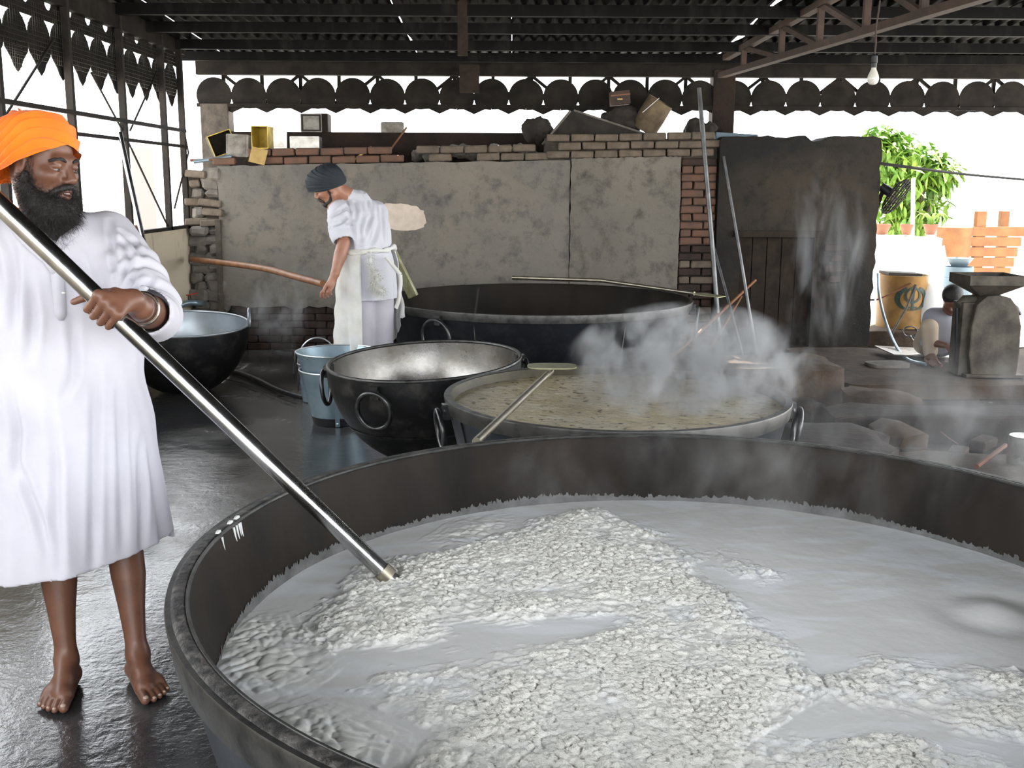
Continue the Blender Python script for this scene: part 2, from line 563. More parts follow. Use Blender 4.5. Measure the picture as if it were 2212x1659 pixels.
def floor_mat():
    t = NT('wet concrete floor')
    wet = t.ramp(t.noise(0.9, 5, 0.6), [(0.38, 0.0), (0.56, 1.0)])
    c1 = t.mix(t.ramp(t.noise(3.2, 6, 0.65), [(0.3, 0), (0.75, 1)]), (0.070, 0.068, 0.066), (0.15, 0.145, 0.14))
    t.set('Base Color', t.mix(wet, c1, (0.038, 0.039, 0.042)))
    t.set('Roughness', t.math('ADD', t.math('MULTIPLY', wet, -0.20), t.math('ADD', t.math('MULTIPLY', t.noise(9, 4), 0.20), 0.19)))
    h = t.math('ADD', t.noise(7, 6, 0.62), t.math('MULTIPLY', t.noise(38, 5, 0.6), 0.35))
    t.set('Normal', t.bump(h, 0.24, 0.016))
    t.set('Specular IOR Level', 0.7)
    return t.m
M['floor'] = floor_mat()

def plaster_mat(name, a, b, dark, soot_lo, soot_hi):
    t = NT(name)
    c = t.mix(t.ramp(t.noise(1.3, 6, 0.6), [(0.3, 0), (0.7, 1)]), a, b)
    c = t.mix(t.ramp(t.noise(6.5, 7, 0.7), [(0.50, 0), (0.72, 1)]), c, dark)
    so = t.ramp(t.noise(0.8, 4, 0.6, dist=0.6), [(soot_lo, 0), (soot_hi, 1)])
    c = t.mix(so, c, dark)
    t.set('Base Color', c)
    t.set('Roughness', 0.88)
    pits = t.ramp(t.noise(16, 6, 0.7), [(0.32, 0), (0.5, 1)])
    t.set('Normal', t.bump(t.noise(60, 4), 0.25, 0.004, t.bump(pits, 0.5, 0.008)))
    return t.m
M['plaster'] = plaster_mat('grey cement plaster', lin((128, 120, 108)), lin((106, 103, 98)), lin((78, 76, 73)), 0.6, 0.9)
M['plaster_pale'] = plaster_mat('paler cement plaster', lin((120, 114, 104)), lin((104, 98, 90)), lin((72, 68, 62)), 0.7, 0.95)
M['plaster_soot'] = plaster_mat('soot stained plaster', lin((54, 46, 35)), lin((38, 32, 25)), lin((14, 11, 9)), 0.38, 0.62)
# ================================================================== THE SETTING
def PX(x, y, X):
    r = _ray(x, y)
    return Vector((0, 0, CAM_H)) + r * (X / r.x)

LX = -3.1                                    # inner face of the left wall
def roof_z(y):
    return 2.80 + 0.055 * (10.9 - y)

# ---- floor and the ground around
def grid_floor(name, x0, x1, y0, y1, step, amp, mat):
    nx, ny = int((x1 - x0) / step) + 1, int((y1 - y0) / step) + 1
    X, Y = np.meshgrid(np.linspace(x0, x1, nx), np.linspace(y0, y1, ny), indexing='ij')
    Z = amp * (np.sin(1.9 * X + 0.7 * Y) * np.sin(1.3 * Y - 0.5 * X) + 0.5 * np.sin(4.1 * X + 1.1) * np.sin(3.7 * Y)) - amp
    V = np.stack([X, Y, Z], -1).reshape(-1, 3)
    i = np.arange(nx * ny).reshape(nx, ny)
    F = np.stack([i[:-1, :-1], i[1:, :-1], i[1:, 1:], i[:-1, 1:]], -1).reshape(-1, 4)
    return struct(obj(name, np_mesh(name, V, F), mat))
grid_floor('floor', -3.1, 6.2, -4.2, 11.2, 0.08, 0.004, M['floor'])
g = MB().box((0, 12, -0.06), (90, 110, 0.06)).build('ground', M['concrete'])
struct(g)

# ---- stones and bricks (shared meshes)
def rough_block(sx, sy, sz, seed, jit=0.12, bev=0.2):
    r = random.Random(seed)
    bm = bmesh.new()
    bmesh.ops.create_cube(bm, size=1.0)
    for v in bm.verts:
        v.co = Vector((v.co.x * sx, v.co.y * sy, v.co.z * sz)) + Vector((r.uniform(-1, 1) * jit * sz, r.uniform(-1, 1) * jit * sz, r.uniform(-1, 1) * jit * sz))
    bmesh.ops.bevel(bm, geom=bm.edges[:], offset=bev * sz, segments=1, affect='EDGES')
    bmesh.ops.recalc_face_normals(bm, faces=bm.faces)
    me = bpy.data.meshes.new('block')
    bm.to_mesh(me)
    bm.free()
    return me
BRICK = {}
for key in ('brick', 'brick_soot', 'brick_grey'):
    BRICK[key] = []
    for s in range(3):
        me = rough_block(0.212, 0.10, 0.066, 31 + s, 0.06, 0.14)
        me.materials.append(M[key])
        BRICK[key].append(me)
    for s in range(2):
        me = rough_block(0.10, 0.10, 0.066, 51 + s, 0.06, 0.14)
        me.materials.append(M[key])
        BRICK[key].append(me)
STONE = []
for s in range(5):
    me = rough_block(0.13 + 0.02 * s, 0.10, 0.09, 71 + s, 0.28, 0.3)
    me.materials.append(M['stone'])
    STONE.append(me)
rb = random.Random(5)
def brick(parent, x, y, z, key, half=False, rz=0.0, tilt=0.0, name='brick'):
    o = bpy.data.objects.new(name, BRICK[key][rb.choice((3, 4)) if half else rb.randrange(3)])
    COL.objects.link(o)
    o.parent = parent
    o.location = (x, y, z)
    o.rotation_euler = (rb.uniform(-.03, .03), tilt + rb.uniform(-.012, .012), rz + rb.uniform(-.03, .03))
    return o

# ---- back wall
def top_line(x):
    return 1.752 + (x + 2.78) * 0.022
core = MB()
pts = [(-3.1, 0), (1.95, 0), (1.95, 1.88), (0.35, 1.86), (0.25, 1.80), (-2.75, 1.745), (-2.8, 1.70), (-3.1, 1.70)]
core.prism(pts, lambda p: Vector((p[0], 10.29, p[1])), lambda p: Vector((p[0], 10.92, p[1])))
core.box((1.13, 10.5, 1.94), (1.66, 0.38, 0.17))
wall_back = struct(core.build('wall_back', M['mortar']))
# cement plaster: two coats with ragged edges, thick enough to show at the edges
def slab(x0, x1, ztop, zbot, y0, y1, mat, name, seed, n=40, jt=0.006, jb=0.02, js=0.006):
    r = random.Random(seed)
    P_ = [(x0 + (x1 - x0) * i / n, zbot(x0 + (x1 - x0) * i / n) + r.uniform(-jb, jb)) for i in range(n + 1)]
    Q_ = [(x1 + r.uniform(-js, js), zbot(x1) + (ztop(x1) - zbot(x1)) * i / 24) for i in range(1, 24)]
    R_ = [(x1 - (x1 - x0) * i / n, ztop(x1 - (x1 - x0) * i / n) + r.uniform(-jt, jt)) for i in range(n + 1)]
    S_ = [(x0 + r.uniform(-js, js), ztop(x0) - (ztop(x0) - zbot(x0)) * i / 24) for i in range(1, 24)]
    m = MB()
    m.prism(P_ + Q_ + R_ + S_, lambda p: Vector((p[0], y0, p[1])), lambda p: Vector((p[0], y1, p[1])))
    return m.build(name, mat, wall_back)
slab(-2.78, 0.535, lambda x: top_line(x) - 0.004, lambda x: 0.42, 10.20, 10.30, M['plaster'], 'plaster_coat', 1)
slab(0.545, 1.575, lambda x: top_line(x) + 0.01, lambda x: 0.02, 10.188, 10.30, M['plaster_pale'], 'plaster_coat', 2)
# the pale daub beside the second man
r = random.Random(9)
m = MB()
out = []
for k in range(36):
    a = 2 * PI * k / 36
    rr = 1 + r.uniform(-.05, .05)
    sx, sz = math.copysign(abs(math.cos(a)) ** 0.75, math.cos(a)), math.copysign(abs(math.sin(a)) ** 0.75, math.sin(a))
    out.append((-1.06 + 0.235 * sx * rr, 1.285 + 0.125 * sz * rr + 0.02 * sx * -1))
m.prism(out, lambda p: Vector((p[0], 10.193, p[1])), lambda p: Vector((p[0], 10.21, p[1])))
pp = m.build('plaster_patch', M['patch'], wall_back)
pp['label'] = 'pinkish white plaster daub'
# brick courses along the top
for c in range(2):
    x = -2.72 + (0.11 if c else 0.0)
    while x < 0.3:
        if not (c == 1 and x < -2.55) and rb.random() > 0.06:
            brick(wall_back, x, 10.255 + rb.uniform(-.015, .015), top_line(x) + 0.038 + 0.076 * c, 'brick' if x < -0.9 else 'brick_grey', tilt=-0.022)
        x += 0.226
for c in range(3):
    x = 0.42 + (0.11 if c % 2 else 0.0)
    while x < 1.95:
        brick(wall_back, x, 10.25 + rb.uniform(-.015, .015), top_line(x) + 0.045 + 0.077 * c, 'brick_grey', tilt=-0.012)
        x += 0.226
# bricks laid bare under the plaster at the foot, and in the strip beside it
for c in range(6):
    x = -2.68 + (0.11 if c % 2 else 0.0)
    while x < -0.55:
        brick(wall_back, x, 10.262 + rb.uniform(-.008, .008), 0.036 + 0.071 * c, 'brick_soot')
        x += 0.222
for c in range(25):
    z = 0.036 + 0.074 * c
    k = 'brick' if z > 1.0 and rb.random() > .35 else ('brick_grey' if rb.random() > .5 else 'brick_soot')
    if c % 2:
        brick(wall_back, 1.64, 10.25, z, k, half=True)
        brick(wall_back, 1.81, 10.255, z, k)
    else:
        brick(wall_back, 1.69, 10.25, z, k)
        brick(wall_back, 1.86, 10.255, z, k, half=True)
# rubble column in the corner
z = 0.35
row = 0
while z < 1.74:
    x = -3.03 + (0.03 if row % 2 else 0)
    while x < -2.80:
        o = bpy.data.objects.new('stone', rb.choice(STONE) if z < 1.2 or rb.random() < .5 else rb.choice(BRICK['brick_grey']))
        COL.objects.link(o)
        o.parent = wall_back
        o.location = (x + .02, 10.25 + rb.uniform(-.03, .03), z)
        o.rotation_euler = (rb.uniform(-.2, .2), rb.uniform(-.12, .12), rb.uniform(-.25, .25))
        x += 0.15
    z += 0.088
    row += 1
m = MB().bar((-2.80, 10.19, 0.0), (-2.79, 10.19, 1.25), 0.05, 0.05)
m.build('cement_edge', M['mortar'], wall_back)
# parapet behind the ledge, and its stub pillars
par = struct(MB().box((-0.95, 11.02, 1.05), (4.3, 0.18, 2.10)).build('wall_parapet', M['hearth_dark']))
for (x0, x1, z0, z1, mt) in ((-3.12, -2.84, 1.7, 2.37, 'mortar'), (-2.0, -1.85, 2.09, 2.28, 'hearth_dark'), (-1.32, -1.10, 2.09, 2.2, 'hearth_dark'), (1.98, 2.20, 0, 2.72, 'hearth_dark')):
    MB().box(((x0 + x1) / 2, 11.02, (z0 + z1) / 2), (x1 - x0, 0.22, z1 - z0)).build('pillar', M[mt], par, bevel=0.012)

# ---- sooty wall on the right with a broken top, a boarded opening in it
r = random.Random(3)
P_ = [(1.93, 0.0), (2.16, 0.0), (2.16, 1.12), (2.86, 1.12), (2.86, 0.0), (3.44, 0.0)]
zz = 0.0
while zz < 1.98:
    zz += 0.08
    P_.append((3.44 + r.uniform(-.014, .014), zz))
x = 3.42
while x > 1.95:
    P_.append((x, 2.045 + r.uniform(-.012, .012) - (0.045 if 2.75 < x < 2.92 else 0)))
    x -= 0.07
P_ += [(1.93, 2.0)]
m = MB().prism(P_, lambda p: Vector((p[0], 10.17, p[1])), lambda p: Vector((p[0], 10.60, p[1])))
wall_right = struct(m.build('wall_back_right', M['plaster_soot']))
for k in range(5):
    MB().box((2.23 + 0.14 * k, 10.30, 0.55), (0.132, 0.025, 1.12)).build('plank', M['timber'], wall_right)
MB().box((2.51, 10.155, 1.145), (0.84, 0.05, 0.06)).build('lintel', M['timber'], wall_right, bevel=.006)
MB().box((2.51, 10.42, 0.55), (0.72, 0.05, 1.14)).build('niche_back', M['plaster_soot'], wall_right)
for c in range(4):
    brick(wall_right, 3.06, 10.165, 0.72 + 0.1 * c, 'brick_soot', half=(c % 2 == 0))

# ---- left wall: low masonry, iron frame, rods, wire mesh
wl = MB().box((LX - 0.09, 3.1, 0.585), (0.18, 14.6, 1.17)).build('wall_left', M['beige_plaster'])
wall_left = struct(wl)
for k in range(12):
    brick(wall_left, LX - 0.06 + rb.uniform(-.02, .02), 8.25 + 0.12 * k - 0.62, 1.205 + rb.uniform(0, .01), 'brick', rz=PI / 2 + rb.uniform(-.3, .3))
frame = struct(MB().bar((LX, -4.2, 1.185), (LX, 10.25, 1.185), 0.05, 0.03).build('window_1', M['frame']))
posts = [-4, -2.8, -1.7, -.6, .5, 1.5, 2.5, 3.5, 4.5, 5.55, 6.62, 7.69, 8.71, 9.71, 10.24]
for y in posts:
    MB().bar((LX, y, 1.17), (LX, y, roof_z(y)), 0.05, 0.045).build('post', M['frame'], frame)
for z, w in ((2.07, 0.03), (1.926, 0.026)):
    MB().bar((LX + 0.02, -4.2, z), (LX + 0.02, 10.25, z), w, w).build('rail', M['frame'], frame)
for (a, b) in (((197, 157), (270, 292)), ((270, 292), (364, 492)), ((338, 157), (281, 282)), ((407, 330), (377, 450)), ((116, 85), (4, 262)), ((398, 285), (407, 330))):
    MB().tube([PX(*a, LX - .01), PX(*b, LX - .01)], 0.009, 6).build('brace_rod', M['frame'], frame)
def wire_panel(y0, y1, z0, z1, sy=0.03, sz=0.035):
    m = MB()
    y = y0
    while y < y1:
        m.tube([(LX - .02, y, z0), (LX - .02, y + .002, z1)], 0.0016, 3, caps=False)
        y += sy
    z = z0
    while z < z1:
        m.tube([(LX - .022, y0, z), (LX - .022, y1, z)], 0.0016, 3, caps=False)
        z += sz
    o = m.build('wire_mesh', M['wire'], frame, recalc=False)
    o['kind'] = 'stuff'
wire_panel(5.6, 7.05, 1.94, 2.5)
wire_panel(9.73, 10.22, 1.2, 1.92, 0.035, 0.04)
wire_panel(5.6, 10.2, 2.38, 2.74, 0.035, 0.03)

# ---- fretwork boards under the eaves
PER = 0.345
def lap_disc(cz, rad, tip=None, n=28, clip=None):
    out = []
    for k in range(n):
        a = -PI / 2 + 2 * PI * (k + .5) / n
        p = [rad * math.cos(a), cz + rad * math.sin(a)]
        if clip is not None:
            p[1] = max(p[1], clip)
        out.append(tuple(p))
    if tip is not None:                      # the lower half drawn out to a point
        lo = [(-rad, cz), (-rad * .92, cz - rad * .42), (-rad * .45, cz - rad * .8), (-rad * .3, cz - rad * 1.02), (0, tip), (rad * .3, cz - rad * 1.02), (rad * .45, cz - rad * .8), (rad * .92, cz - rad * .42), (rad, cz)]
        hi = [(rad * math.cos(PI * k / 14), cz + rad * math.sin(PI * k / 14)) for k in range(1, 14)]
        out = lo + hi
    return out
beam = struct(MB().box((1.4, 10.98, 2.735), (9.1, 0.10, 0.17)).build('trim_1', M['frieze']))
MB().box((1.4, 10.93, 2.355), (9.1, 0.03, 0.035)).build('rail', M['frieze'], beam)
nb = int((5.9 + 3.05) / PER)
disc_me = MB().prism(lap_disc(2.448, 0.1755, clip=2.345), lambda p: Vector((p[0], -0.006, p[1])), lambda p: Vector((p[0], 0.006, p[1]))).mesh('fretwork_disc')
disc_me.materials.append(M['frieze'])
tooth_me = MB().prism([(-0.172, 2.34), (-.172, 2.325), (-0.105, 2.33), (0, 2.283), (0.105, 2.33), (.172, 2.325), (0.172, 2.34)], lambda p: Vector((p[0], -0.006, p[1])), lambda p: Vector((p[0], 0.006, p[1]))).mesh('fretwork_point')
tooth_me.materials.append(M['frieze'])
for k in range(nb):
    x = -2.98 + PER * k
    obj('fretwork_disc', disc_me, None, beam, (x, 10.945, rb.uniform(-.004, .004)))
    obj('fretwork_point', tooth_me, None, beam, (x + PER / 2, 10.945, rb.uniform(-.003, .003)))
k, x = 0, -2.9
while x < 5.8:
    MB().bar((x, 11.02, 2.34), (x, 11.02, 2.66), 0.034, 0.03).build('strut', M['frieze'], beam)
    a, b = (2.36, 2.66) if k % 2 else (2.66, 2.36)
    MB().bar((x, 11.0, a), (x + 0.385, 11.0, b), 0.034, 0.03).build('brace', M['frieze'], beam)
    x += 0.385
    k += 1
lbeam = struct(MB().box((LX - .02, 3.1, 2.86), (0.06, 14.6, 0.17)).build('trim_2', M['frieze']))
lap_me = MB().prism(lap_disc(2.50, 0.174, 2.285), lambda p: Vector((-0.004, p[0], p[1])), lambda p: Vector((0.004, p[0], p[1]))).mesh('fretwork_drop')
lap_me.materials.append(M['frieze'])
notch = [(-PER / 2, 2.655), (PER / 2, 2.655), (PER / 2, 2.778)] + [(0.055 * math.cos(PI * q / 10), 2.778 - 0.048 * math.sin(PI * q / 10)) for q in range(0, 11)] + [(-PER / 2, 2.778)]
# the notch is open at the top and closed by the beam above
strip_me = MB().prism(notch, lambda p: Vector((-0.004, p[0], p[1])), lambda p: Vector((0.004, p[0], p[1]))).mesh('fretwork_strip')
strip_me.materials.append(M['frieze'])
for k in range(24):
    y = 10.12 - PER * k
    obj('fretwork_drop', lap_me, None, lbeam, (LX - 0.05, y, rb.uniform(-.01, .01)))
    obj('fretwork_strip', strip_me, None, lbeam, (LX - 0.05, y + PER / 2, 0))

# ---- roof: corrugated sheets on purlins, with gaps and holes that let the sky in
cols = [-3.45, -2.9, -1.98, -0.95, -0.02, 0.98, 2.03, 3.0, 3.95, 4.9, 5.9]
rows = [-2.6, -.7, 2.3, 5.25, 8.2, 11.25]
def roof_point(p):
    t = (roof_z(p[1]) - p[2]) / (SUN_DIR.z + 0.055 * SUN_DIR.y)
    q = Vector(p) + SUN_DIR * t
    return q
h1 = roof_point(PZ(1600, 783, 0.33))
h2 = roof_point(PZ(1877, 950, 0.20))
holes = [(h1.x, h1.y, 0.10, 0.17), (h1.x + .12, h1.y - .14, .08, .10), (h2.x, h2.y, 0.045, 0.13)]
roof = struct(MB().bar((-3.4, 10.86, roof_z(10.86) + .03), (5.9, 10.86, roof_z(10.86) + .03), 0.06, 0.05).build('ceiling', M['roof']))
for i in range(len(cols) - 1):
    for j in range(len(rows) - 1):
        x0, x1, y0, y1 = cols[i], cols[i + 1], rows[j] - 0.05, rows[j + 1] + 0.05
        nx, ny = int((x1 - x0) / 0.0175), 40
        X, Y = np.meshgrid(np.linspace(0, 1, nx), np.linspace(y0, y1, ny), indexing='ij')
        e0 = -0.03 + 0 * Y
        e1 = -0.03 + 0 * Y
        if j == 4 and cols[i + 1] in (2.03, -0.02, -0.95, -2.9, -1.98):
            e1 = 0 * Y
        if j == 4 and cols[i] in (2.03, -0.02, -0.95, -2.9, -1.98):
            e0 = -0.006 + 0.008 * np.sin(Y * 2.3 + i) * np.sin(Y * 5.1 + 2 * i)
            e0 = e0 + 0.006 * (1 + np.sin(Y * 4 + i)) * (2.6 if cols[i] == 2.03 else 1.0)
        XX = x0 + e0 + X * (x1 - x0 - e0 - e1)
        ZZ = roof_z(Y) + 0.055 + 0.017 * np.sin(2 * PI * XX / 0.105) + (0.012 if (i + j) % 2 else 0.0)
        V = np.stack([XX, Y, ZZ], -1).reshape(-1, 3)
        q = np.arange(nx * ny).reshape(nx, ny)
        F = np.stack([q[:-1, :-1], q[1:, :-1], q[1:, 1:], q[:-1, 1:]], -1).reshape(-1, 4)
        c = V[F].mean(1)
        keep = np.ones(len(F), bool)
        for hx, hy, rx, ry in holes:
            keep &= ((c[:, 0] - hx) / rx) ** 2 + ((c[:, 1] - hy) / ry) ** 2 > 1
        obj('roof_sheet', np_mesh('roof_sheet', V, F[keep]), M['roof'], roof)
for y in (10.75, 10.14, 9.36, 8.67, 7.9, 7.1, 6.3, 5.4, 4.5, 3.5, 2.5, 1.5, 0.5, -.4, -1.5, -2.5):
    MB().box((1.25, y, roof_z(y) - 0.005), (9.3, 0.06, 0.085)).build('purlin', M['roof'], roof)
# king post and its box, wires
MB().box((-0.40, 8.66, 2.83), (0.075, 0.06, 0.50)).build('king_post', M['timber'], roof)
MB().box((-0.43, 10.72, 2.60), (0.19, 0.08, 0.26)).build('box_head', M['timber'], roof)
# truss on the right
tr = struct(MB().bar((2.02, 10.7, 2.645), (2.62, 5.4, 2.60), 0.075, 0.05).build('trim_3', M['rust']))
def tl(t, top):
    a, b = Vector((2.02, 10.7, 2.645)), Vector((2.62, 5.4, 2.60))
    p = a.lerp(b, t)
    if top:
        p.z = roof_z(p.y) - 0.02
    return p
MB().bar(tl(0.02, True), tl(1, True), 0.07, 0.05).build('top_chord', M['rust'], tr)
ts = [0.12, 0.3, 0.45, 0.6, 0.75, 0.9]
for k, t in enumerate(ts):
    MB().bar(tl(t, False), tl(t, True), 0.045, 0.045, up=(0, 1, 0)).build('truss_post', M['rust'], tr)
    if k + 1 < len(ts):
        MB().bar(tl(t, True), tl(ts[k + 1], False), 0.04, 0.04).build('truss_brace', M['rust'], tr)
# a bent cable along the truss and the bare bulb that hangs from it
bulb = thing('light_bulb', 'unlit bare light bulb hanging on a wire from the rusty truss', 'light bulb', PY(1886, 170, 6.3))
bz = PY(1886, 170, 6.3)
m = MB()
m.lathe([(0.001, -0.034), (0.018, -0.031), (0.029, -0.018), (0.033, 0.0), (0.030, 0.018), (0.022, 0.036), (0.015, 0.052), (0.013, 0.064)], 20)
M['glass_bulb'] = pmat('milky bulb glass', (0.62, 0.60, 0.55), 0.12)
m.build('glass', M['glass_bulb'], bulb, smooth=True)
MB().lathe([(0.001, 0.06), (0.0155, 0.06), (0.0155, 0.085), (0.019, 0.088), (0.017, 0.125), (0.006, 0.135), (0.001, 0.135)], 14).build('socket', M['black'], bulb, smooth=True)
MB().tube([(0, 0, 0.13), (0.003, 0, 0.2), (-0.002, 0.003, 0.28), (0.006, 0, 0.36), (.01, 0, 2.62 - bz.z)], 0.005, 6).build('wire', M['rust'], bulb)
# ================================================================== POTS
def pot(name, label, loc, prof_out, wall, rim_band, mats, n=128, rings=(), ring_r=0.08, tilt=None, band_h=0.05, seams=()):
    "prof_out: (r, z) pairs from the bottom centre to the rim; wall: thickness"
    t = thing(name, label, 'cauldron' if 'cauldron' in name else 'pan', loc)
    if tilt:
        t.rotation_euler = tilt
    outer = list(prof_out)
    inner = [(max(r - wall, 0.001), z + wall * 0.6) for r, z in prof_out][::-1]
    inner[0] = (outer[-1][0] - wall, outer[-1][1])
    MB().lathe(outer, n).build('body', M[mats[0]], t, smooth=True, recalc=False)
    mi = MB().lathe([outer[-1]] + inner, n)
    mi.build('inner_wall', M[mats[1]], t, smooth=True, recalc=False)
    R, zr = outer[-1]
    if rim_band:
        MB().lathe([(R - wall - .004, zr + 0.004), (R + 0.008, zr + 0.004), (R + 0.010, zr - 0.002), (R + 0.008 - band_h * .12, zr - band_h), (R - 0.002, zr - band_h - .002)], n).build('rim_band', M[mats[2]], t, smooth=True, recalc=False)
    else:
        MB().tube([(R * math.cos(2 * PI * k / n) - wall / 2 * math.cos(2 * PI * k / n), (R - wall / 2) * math.sin(2 * PI * k / n), zr) for k in range(n)], wall * 0.9, 8, closed=True).build('rim', M[mats[2]], t, smooth=True, recalc=False)
    for (ang, drop, tip_out) in rings:
        a = math.radians(ang)
        rad = Vector((math.cos(a), math.sin(a), 0))
        tan = Vector((-math.sin(a), math.cos(a), 0))
        top = rad * (R + 0.02) + Vector((0, 0, zr - drop))
        hb = MB()
        hb.tube([top + rad * 0.0 + tan * 0.03 * math.cos(q) * 0.6 + Vector((0, 0, 0.03 * math.sin(q))) * .8 for q in np.linspace(0, 2 * PI, 17)[:-1]], 0.010, 8, closed=True)
        hb.box(top - rad * 0.015 + Vector((0, 0, .0)), (0.05, 0.05, 0.07), Matrix.Rotation(a, 3, 'Z'))
        hd = hb.build('handle_bracket', M[mats[3]], t, smooth=True, recalc=False)
        cen = top + Vector((0, 0, -ring_r + .005)) + rad * tip_out
        MB().tube([cen + tan * ring_r * math.cos(q) + Vector((0, 0, ring_r * math.sin(q))) - rad * (tip_out * .6 * (1 - math.sin(q)) - tip_out * .5) for q in np.linspace(0, 2 * PI, 41)[:-1]], 0.0125, 10, closed=True).build('ring_handle', M[mats[3]], t, smooth=True, recalc=False)
    for (ang, r0, z0, r1, z1) in seams:
        a = math.radians(ang)
        m = MB()
        for s in np.linspace(0, 1, 26):
            rr, zz = r0 + (r1 - r0) * s, z0 + (z1 - z0) * s
            m.box((rr * math.cos(a), rr * math.sin(a), zz), (0.008, 0.008, 0.008), Matrix.Rotation(a, 3, 'Z'))
        m.build('weld_seam', M[mats[2]], t)
    return t

# ---- front cauldron
FC = Vector((0.46, 2.446, 0.0))
FR, FZ, MILK_Z = 1.2236, 0.72, 0.505
prof = [(0.001, 0.0), (0.6, 0.0), (0.85, 0.03), (1.0, 0.10), (1.08, 0.20), (1.135, 0.36), (1.175, 0.52), (1.205, 0.65), (FR, FZ)]
front = pot('cauldron', 'huge round iron cauldron of rice and milk with riveted rim, nearest the viewer', FC, prof, 0.03, True,
            ('iron_blue', 'inner_brown', 'band', 'ring'), 192, band_h=0.075, seams=((233, 1.155, .40, 1.2, .63), (150, 1.155, .40, 1.2, .63)))
# worn top of the folded rim
M['rim_top'] = pmat('scaly rim top', (0.010, 0.009, 0.008), 0.6, 0.2, (0.11, 0.10, 0.09), 34, 0.45, 0.7, 0.8, 60, .006)
MB().lathe([(FR - 0.034, FZ + .004), (FR - .028, FZ + .009), (FR - .010, FZ + .009), (FR - .003, FZ + .004)], 192).build('rim_scale', M['rim_top'], front, smooth=True, recalc=False)
# lighter edge along the inside of the rim
m = MB().tube([((FR - .036) * math.cos(2 * PI * k / 160), (FR - .036) * math.sin(2 * PI * k / 160), FZ + .004) for k in range(160)], 0.005, 6, closed=True)
m.build('inner_rim_edge', M['band'], front, smooth=True, recalc=False)

# ---- what is inside: milk with drifts of boiled rice
def in_poly(x, y, poly):
    c = np.zeros(x.shape, bool)
    n = len(poly)
    for i in range(n):
        x0, y0 = poly[i]
        x1, y1 = poly[(i + 1) % n]
        hit = ((y0 > y) != (y1 > y)) & (x < (x1 - x0) * (y - y0) / (y1 - y0 + 1e-12) + x0)
        c ^= hit
    return c
def vnoise(x, y, seed):
    r = np.random.default_rng(seed)
    T = r.random((256, 256))
    xi, yi = np.floor(x).astype(int), np.floor(y).astype(int)
    fx, fy = x - xi, y - yi
    fx, fy = fx * fx * (3 - 2 * fx), fy * fy * (3 - 2 * fy)
    g = lambda a, b: T[a % 256, b % 256]
    return (g(xi, yi) * (1 - fx) + g(xi + 1, yi) * fx) * (1 - fy) + (g(xi, yi + 1) * (1 - fx) + g(xi + 1, yi + 1) * fx) * fy
def fbm(x, y, seed, o=4):
    s, a = 0, 0.5
    for k in range(o):
        s = s + a * vnoise(x * 2 ** k, y * 2 ** k, seed + k)
        a *= 0.5
    return s
def worley(x, y, seed):
    "soft lumps: smooth maximum of round bumps scattered on a jittered lattice"
    r = np.random.default_rng(seed)
    J = r.random((128, 128, 3))
    xi, yi = np.floor(x).astype(int), np.floor(y).astype(int)
    best = np.zeros(x.shape)
    for dx in (-1, 0, 1):
        for dy in (-1, 0, 1):
            j = J[(xi + dx) % 128, (yi + dy) % 128]
            d2 = (x - xi - dx - j[..., 0]) ** 2 + (y - yi - dy - j[..., 1]) ** 2
            best = np.maximum(best, np.sqrt(np.clip(1 - d2 / (0.42 + 0.5 * j[..., 2]), 0, 1)) * (0.55 + 0.45 * j[..., 2]))
    return best
rice_px = [
    [(600, 1400), (640, 1330), (720, 1290), (760, 1240), (860, 1195), (960, 1200), (1040, 1170), (1110, 1130), (1230, 1100), (1330, 1105), (1420, 1150), (1490, 1200), (1540, 1270), (1610, 1330), (1680, 1360), (1740, 1420), (1785, 1480), (1740, 1540), (1650, 1590), (1760, 1610), (1880, 1570), (2000, 1600), (2212, 1640), (2300, 1900), (850, 1900), (900, 1640), (960, 1600), (880, 1560), (740, 1510), (700, 1480), (830, 1440), (1040, 1400), (1240, 1375), (1380, 1350), (1330, 1330), (1130, 1340), (960, 1370), (800, 1410), (690, 1420)],
    [(1550, 1180), (1620, 1190), (1700, 1240), (1690, 1275), (1620, 1275), (1560, 1230)],
    [(1800, 1440), (1900, 1420), (2100, 1440), (2300, 1450), (2300, 1620), (2050, 1580), (1900, 1540), (1830, 1500)],
]
foam_px = [[(440, 1450), (470, 1380), (520, 1340), (600, 1330), (640, 1400), (700, 1430), (640, 1470), (560, 1500), (470, 1500)], [(560, 1560), (650, 1520), (760, 1560), (840, 1600), (820, 1680), (560, 1640)], [(930, 1170), (1000, 1130), (1090, 1120), (1060, 1170), (980, 1200)]]
rice_w = [[tuple(PZ(x, y, MILK_Z))[:2] for x, y in poly] for poly in rice_px]
foam_w = [[tuple(PZ(x, y, MILK_Z))[:2] for x, y in poly] for poly in foam_px]
RM = 1.165
step = 0.0037
ng = int(2 * RM / step) + 1
X, Y = np.meshgrid(np.linspace(FC.x - RM, FC.x + RM, ng), np.linspace(FC.y - RM, FC.y + RM, ng), indexing='ij')
inside = np.hypot(X - FC.x, Y - FC.y) < RM
wx, wy = X + 0.05 * (fbm(X * 5, Y * 5, 1) - .5), Y + 0.05 * (fbm(X * 5 + 40, Y * 5, 2) - .5)
def soft(polys, w):
    acc = np.zeros(X.shape)
    for q in range(9):
        a = 2 * PI * q / 8
        ox, oy = (w * math.cos(a), w * math.sin(a)) if q < 8 else (0, 0)
        hit = np.zeros(X.shape, bool)
        for p in polys:
            hit |= in_poly(wx + ox, wy + oy, p)
        acc += hit
    return acc / 9
rice = soft(rice_w, 0.045) * .5 + soft(rice_w, 0.10) * .5
foam = soft(foam_w, 0.05)
